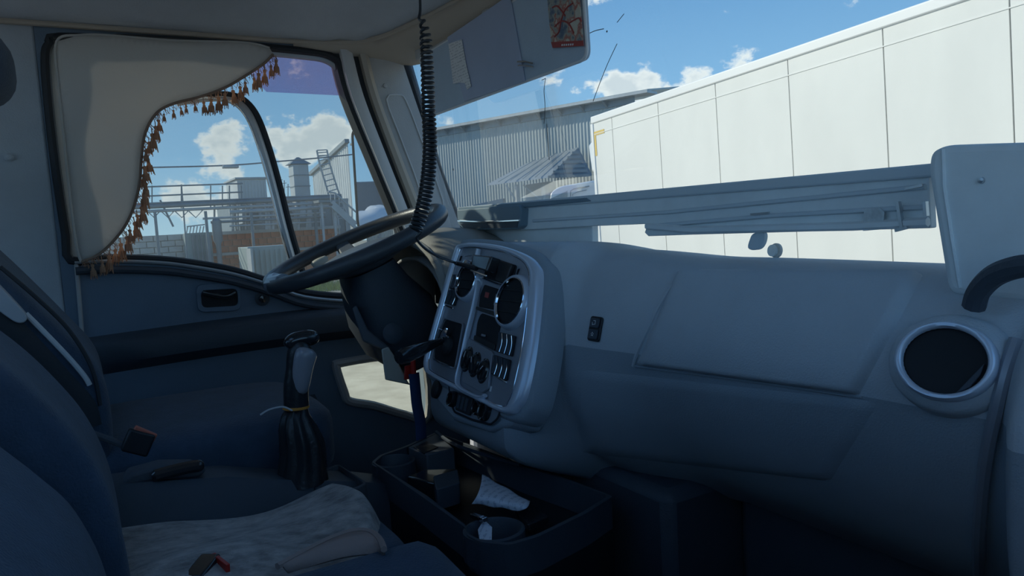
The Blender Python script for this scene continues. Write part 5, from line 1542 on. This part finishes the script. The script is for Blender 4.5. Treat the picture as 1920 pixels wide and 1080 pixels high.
# overhead cable with lamp
oc = thing('overhead_cable', 'cable slung across the sky with a small lamp', 'cable', tuple(Q(430, 313, -34)))
obj('cable', MB().tube(cr([Q(*p, -34) for p in [(150, 317), (290, 314), (430, 310), (520, 303), (622, 294), (700, 285)]], 6), .035, 5), 'dark_wall', oc)
pl_ = Q(700, 285, -34); obj('pole', MB().tube([Vector((-34, pl_.y, Z0)), Vector((-34, pl_.y, pl_.z + .1))], .10, 8), 'steel_grey', oc)
pl_ = Q(150, 317, -34); obj('pole', MB().tube([Vector((-34, pl_.y, Z0)), Vector((-34, pl_.y, pl_.z + .1))], .10, 8), 'steel_grey', oc)
obj('lamp', MB().box(Q(432, 313, -34), (.3, .68, .12)), 'steel_pale', oc, bevel=.03)
# ladder + stairs on the hall end wall
ld = thing('access_ladder', 'tall steel ladder with hoops up the hall end wall', 'ladder', tuple(Q(640, 420, -39)))
xl_ = -38.5
l1 = cr([Q(*p, xl_) for p in [(594, 282), (600, 310), (612, 350), (622, 385), (634, 410)]], 4)
l2 = cr([Q(*p, xl_) for p in [(613, 281), (618, 306), (630, 345), (642, 380), (654, 408)]], 4)
obj('stile', MB().tube(l1, .05, 6), 'steel_pale', ld); obj('stile', MB().tube(l2, .05, 6), 'steel_pale', ld)
for a in (l1[-1], l2[-1]): obj('foot', MB().tube([a, Vector((a.x, a.y, Z0))], .05, 6), 'steel_pale', ld)
for a, b in list(zip(l1, l2))[1:]:
    obj('rung', MB().tube([a, b], .03, 5), 'steel_pale', ld)
for p in ((594, 282, 613, 281), (596, 292, 615, 291), (600, 310, 620, 306)):
    obj('top_hoop', MB().tube([Q(p[0], p[1], xl_ + .4), Q(p[2], p[3], xl_ + .4)], .03, 5), 'steel_pale', ld)
st = thing('outside_stair', 'pale steel stair with railing going down beside the hall', 'staircase', tuple(Q(650, 440, -34.5)))
for dz in (0, 8):
    obj('stringer', MB().bar(Q(622, 378 + dz, -34.5), Q(668, 420 + dz, -34.5), .10, .16), 'steel_pale', st)
obj('handrail', MB().tube([Q(615, 360, -34.5), Q(628, 362, -34.5), Q(668, 398, -34.5), Q(680, 412, -34.5)], .045, 6), 'steel_pale', st)
for i in range(7):
    px = 620 + i * 8; obj('baluster', MB().bar(Q(px, 362 + max(0, i - 1) * 7, -34.5), Q(px, 380 + max(0, i - 1) * 7.2, -34.5), .04, .04), 'steel_pale', st)
for i in range(7):
    px = 625 + i * 6.5; obj('tread', MB().box(Q(px, 384 + i * 6, -34.8), (.6, .25, .05)), 'steel_grey', st)
obj('landing', MB().box2(tuple(Q(598, 380, -34.5)), tuple(Q(626, 376, -35.6))), 'steel_grey', st)
for px in (602, 625):
    a = Q(px, 380, -34.7); obj('support', MB().bar(a, Vector((a.x, a.y, Z0)), .10, .10), 'steel_pale', st)

# ---- door mirror
mr_ = thing('door_mirror', 'tall door mirror outside the driver window', 'mirror', (-1.36, .95, .8))
mn = Vector((.50, -.866, .02)).normalized()
mc = W(708, 333, x=-1.36)
me1 = Vector((0, 0, 1)).cross(mn).normalized(); me2 = mn.cross(me1)
po_ = [mc + me1 * a + me2 * b for a, b in rrect(.22, .37, .03, 5)]
po2 = [mc + me1 * a + me2 * b for a, b in rrect(.208, .358, .027, 5)]
obj('housing', MB().loft([[p - mn * .01 for p in po_], [mc + (p - mc) * .8 - mn * .06 for p in po_]]), 'black', mr_, bevel=.01)
obj('housing_rim', ring_frame(po_, po2, -mn * .012), 'black', mr_, bevel=.001)
obj('mirror_glass', MB().prism([p - mn * .004 for p in po2], -mn * .004), 'mirror', mr_, smooth=0)
obj('arm', MB().tube([mc - mn * .05 - me2 * .1, Vector((-1.12, mc.y - .03, mc.z - .12)), Vector((-1.06, mc.y - .05, mc.z - .13))], .012, 8), 'black', mr_)
obj('arm', MB().tube([mc - mn * .05 + me2 * .12, Vector((-1.12, mc.y - .03, mc.z + .14)), Vector((-1.06, mc.y - .05, mc.z + .14))], .012, 8), 'black', mr_)

# ---- what stands behind the truck on the left (seen in the mirror)
bw = obj('warehouse', MB().box2((-14, -26, Z0), (-2.2, -22, 3.3)), 'dark_wall', bevel=.05)
tag(bw, 'dark grey warehouse behind the truck seen in the door mirror', 'building')
for i, (x, y, r_, z) in enumerate(((-2.2, -7.0, .85, .15), (-4.1, -7.3, .80, .10), (-2.75, -7.2, .62, 1.50), (-6.0, -7.6, .75, .1), (-3.0, -9.3, .80, .12))):
    mbb = MB()
    def bf(u, v, x=x, y=y, r_=r_, z=z, i=i):
        th = 2 * PI * u; ph = -PI / 2 + PI * v
        d = Vector((math.cos(ph) * math.cos(th), math.cos(ph) * math.sin(th), math.sin(ph)))
        k = r_ * (1 + .22 * noise.noise(d * 2.2 + Vector((i * 5, 0, 0))))
        return Vector((x, y, z - .6 + r_ * .0)) + d * k
    mbb.grid(bf, 28, 18)
    tag(obj('wrapped_bundle', mbb, 'tarp', smooth=80), ('big white wrapped bundle nearest in the door mirror', 'white wrapped bundle to the left in the door mirror', 'smaller white wrapped bundle on top of the heap', 'farthest left white wrapped bundle of the heap', 'white wrapped bundle at the back of the heap')[i], 'bundle', 'white bundles behind the truck')
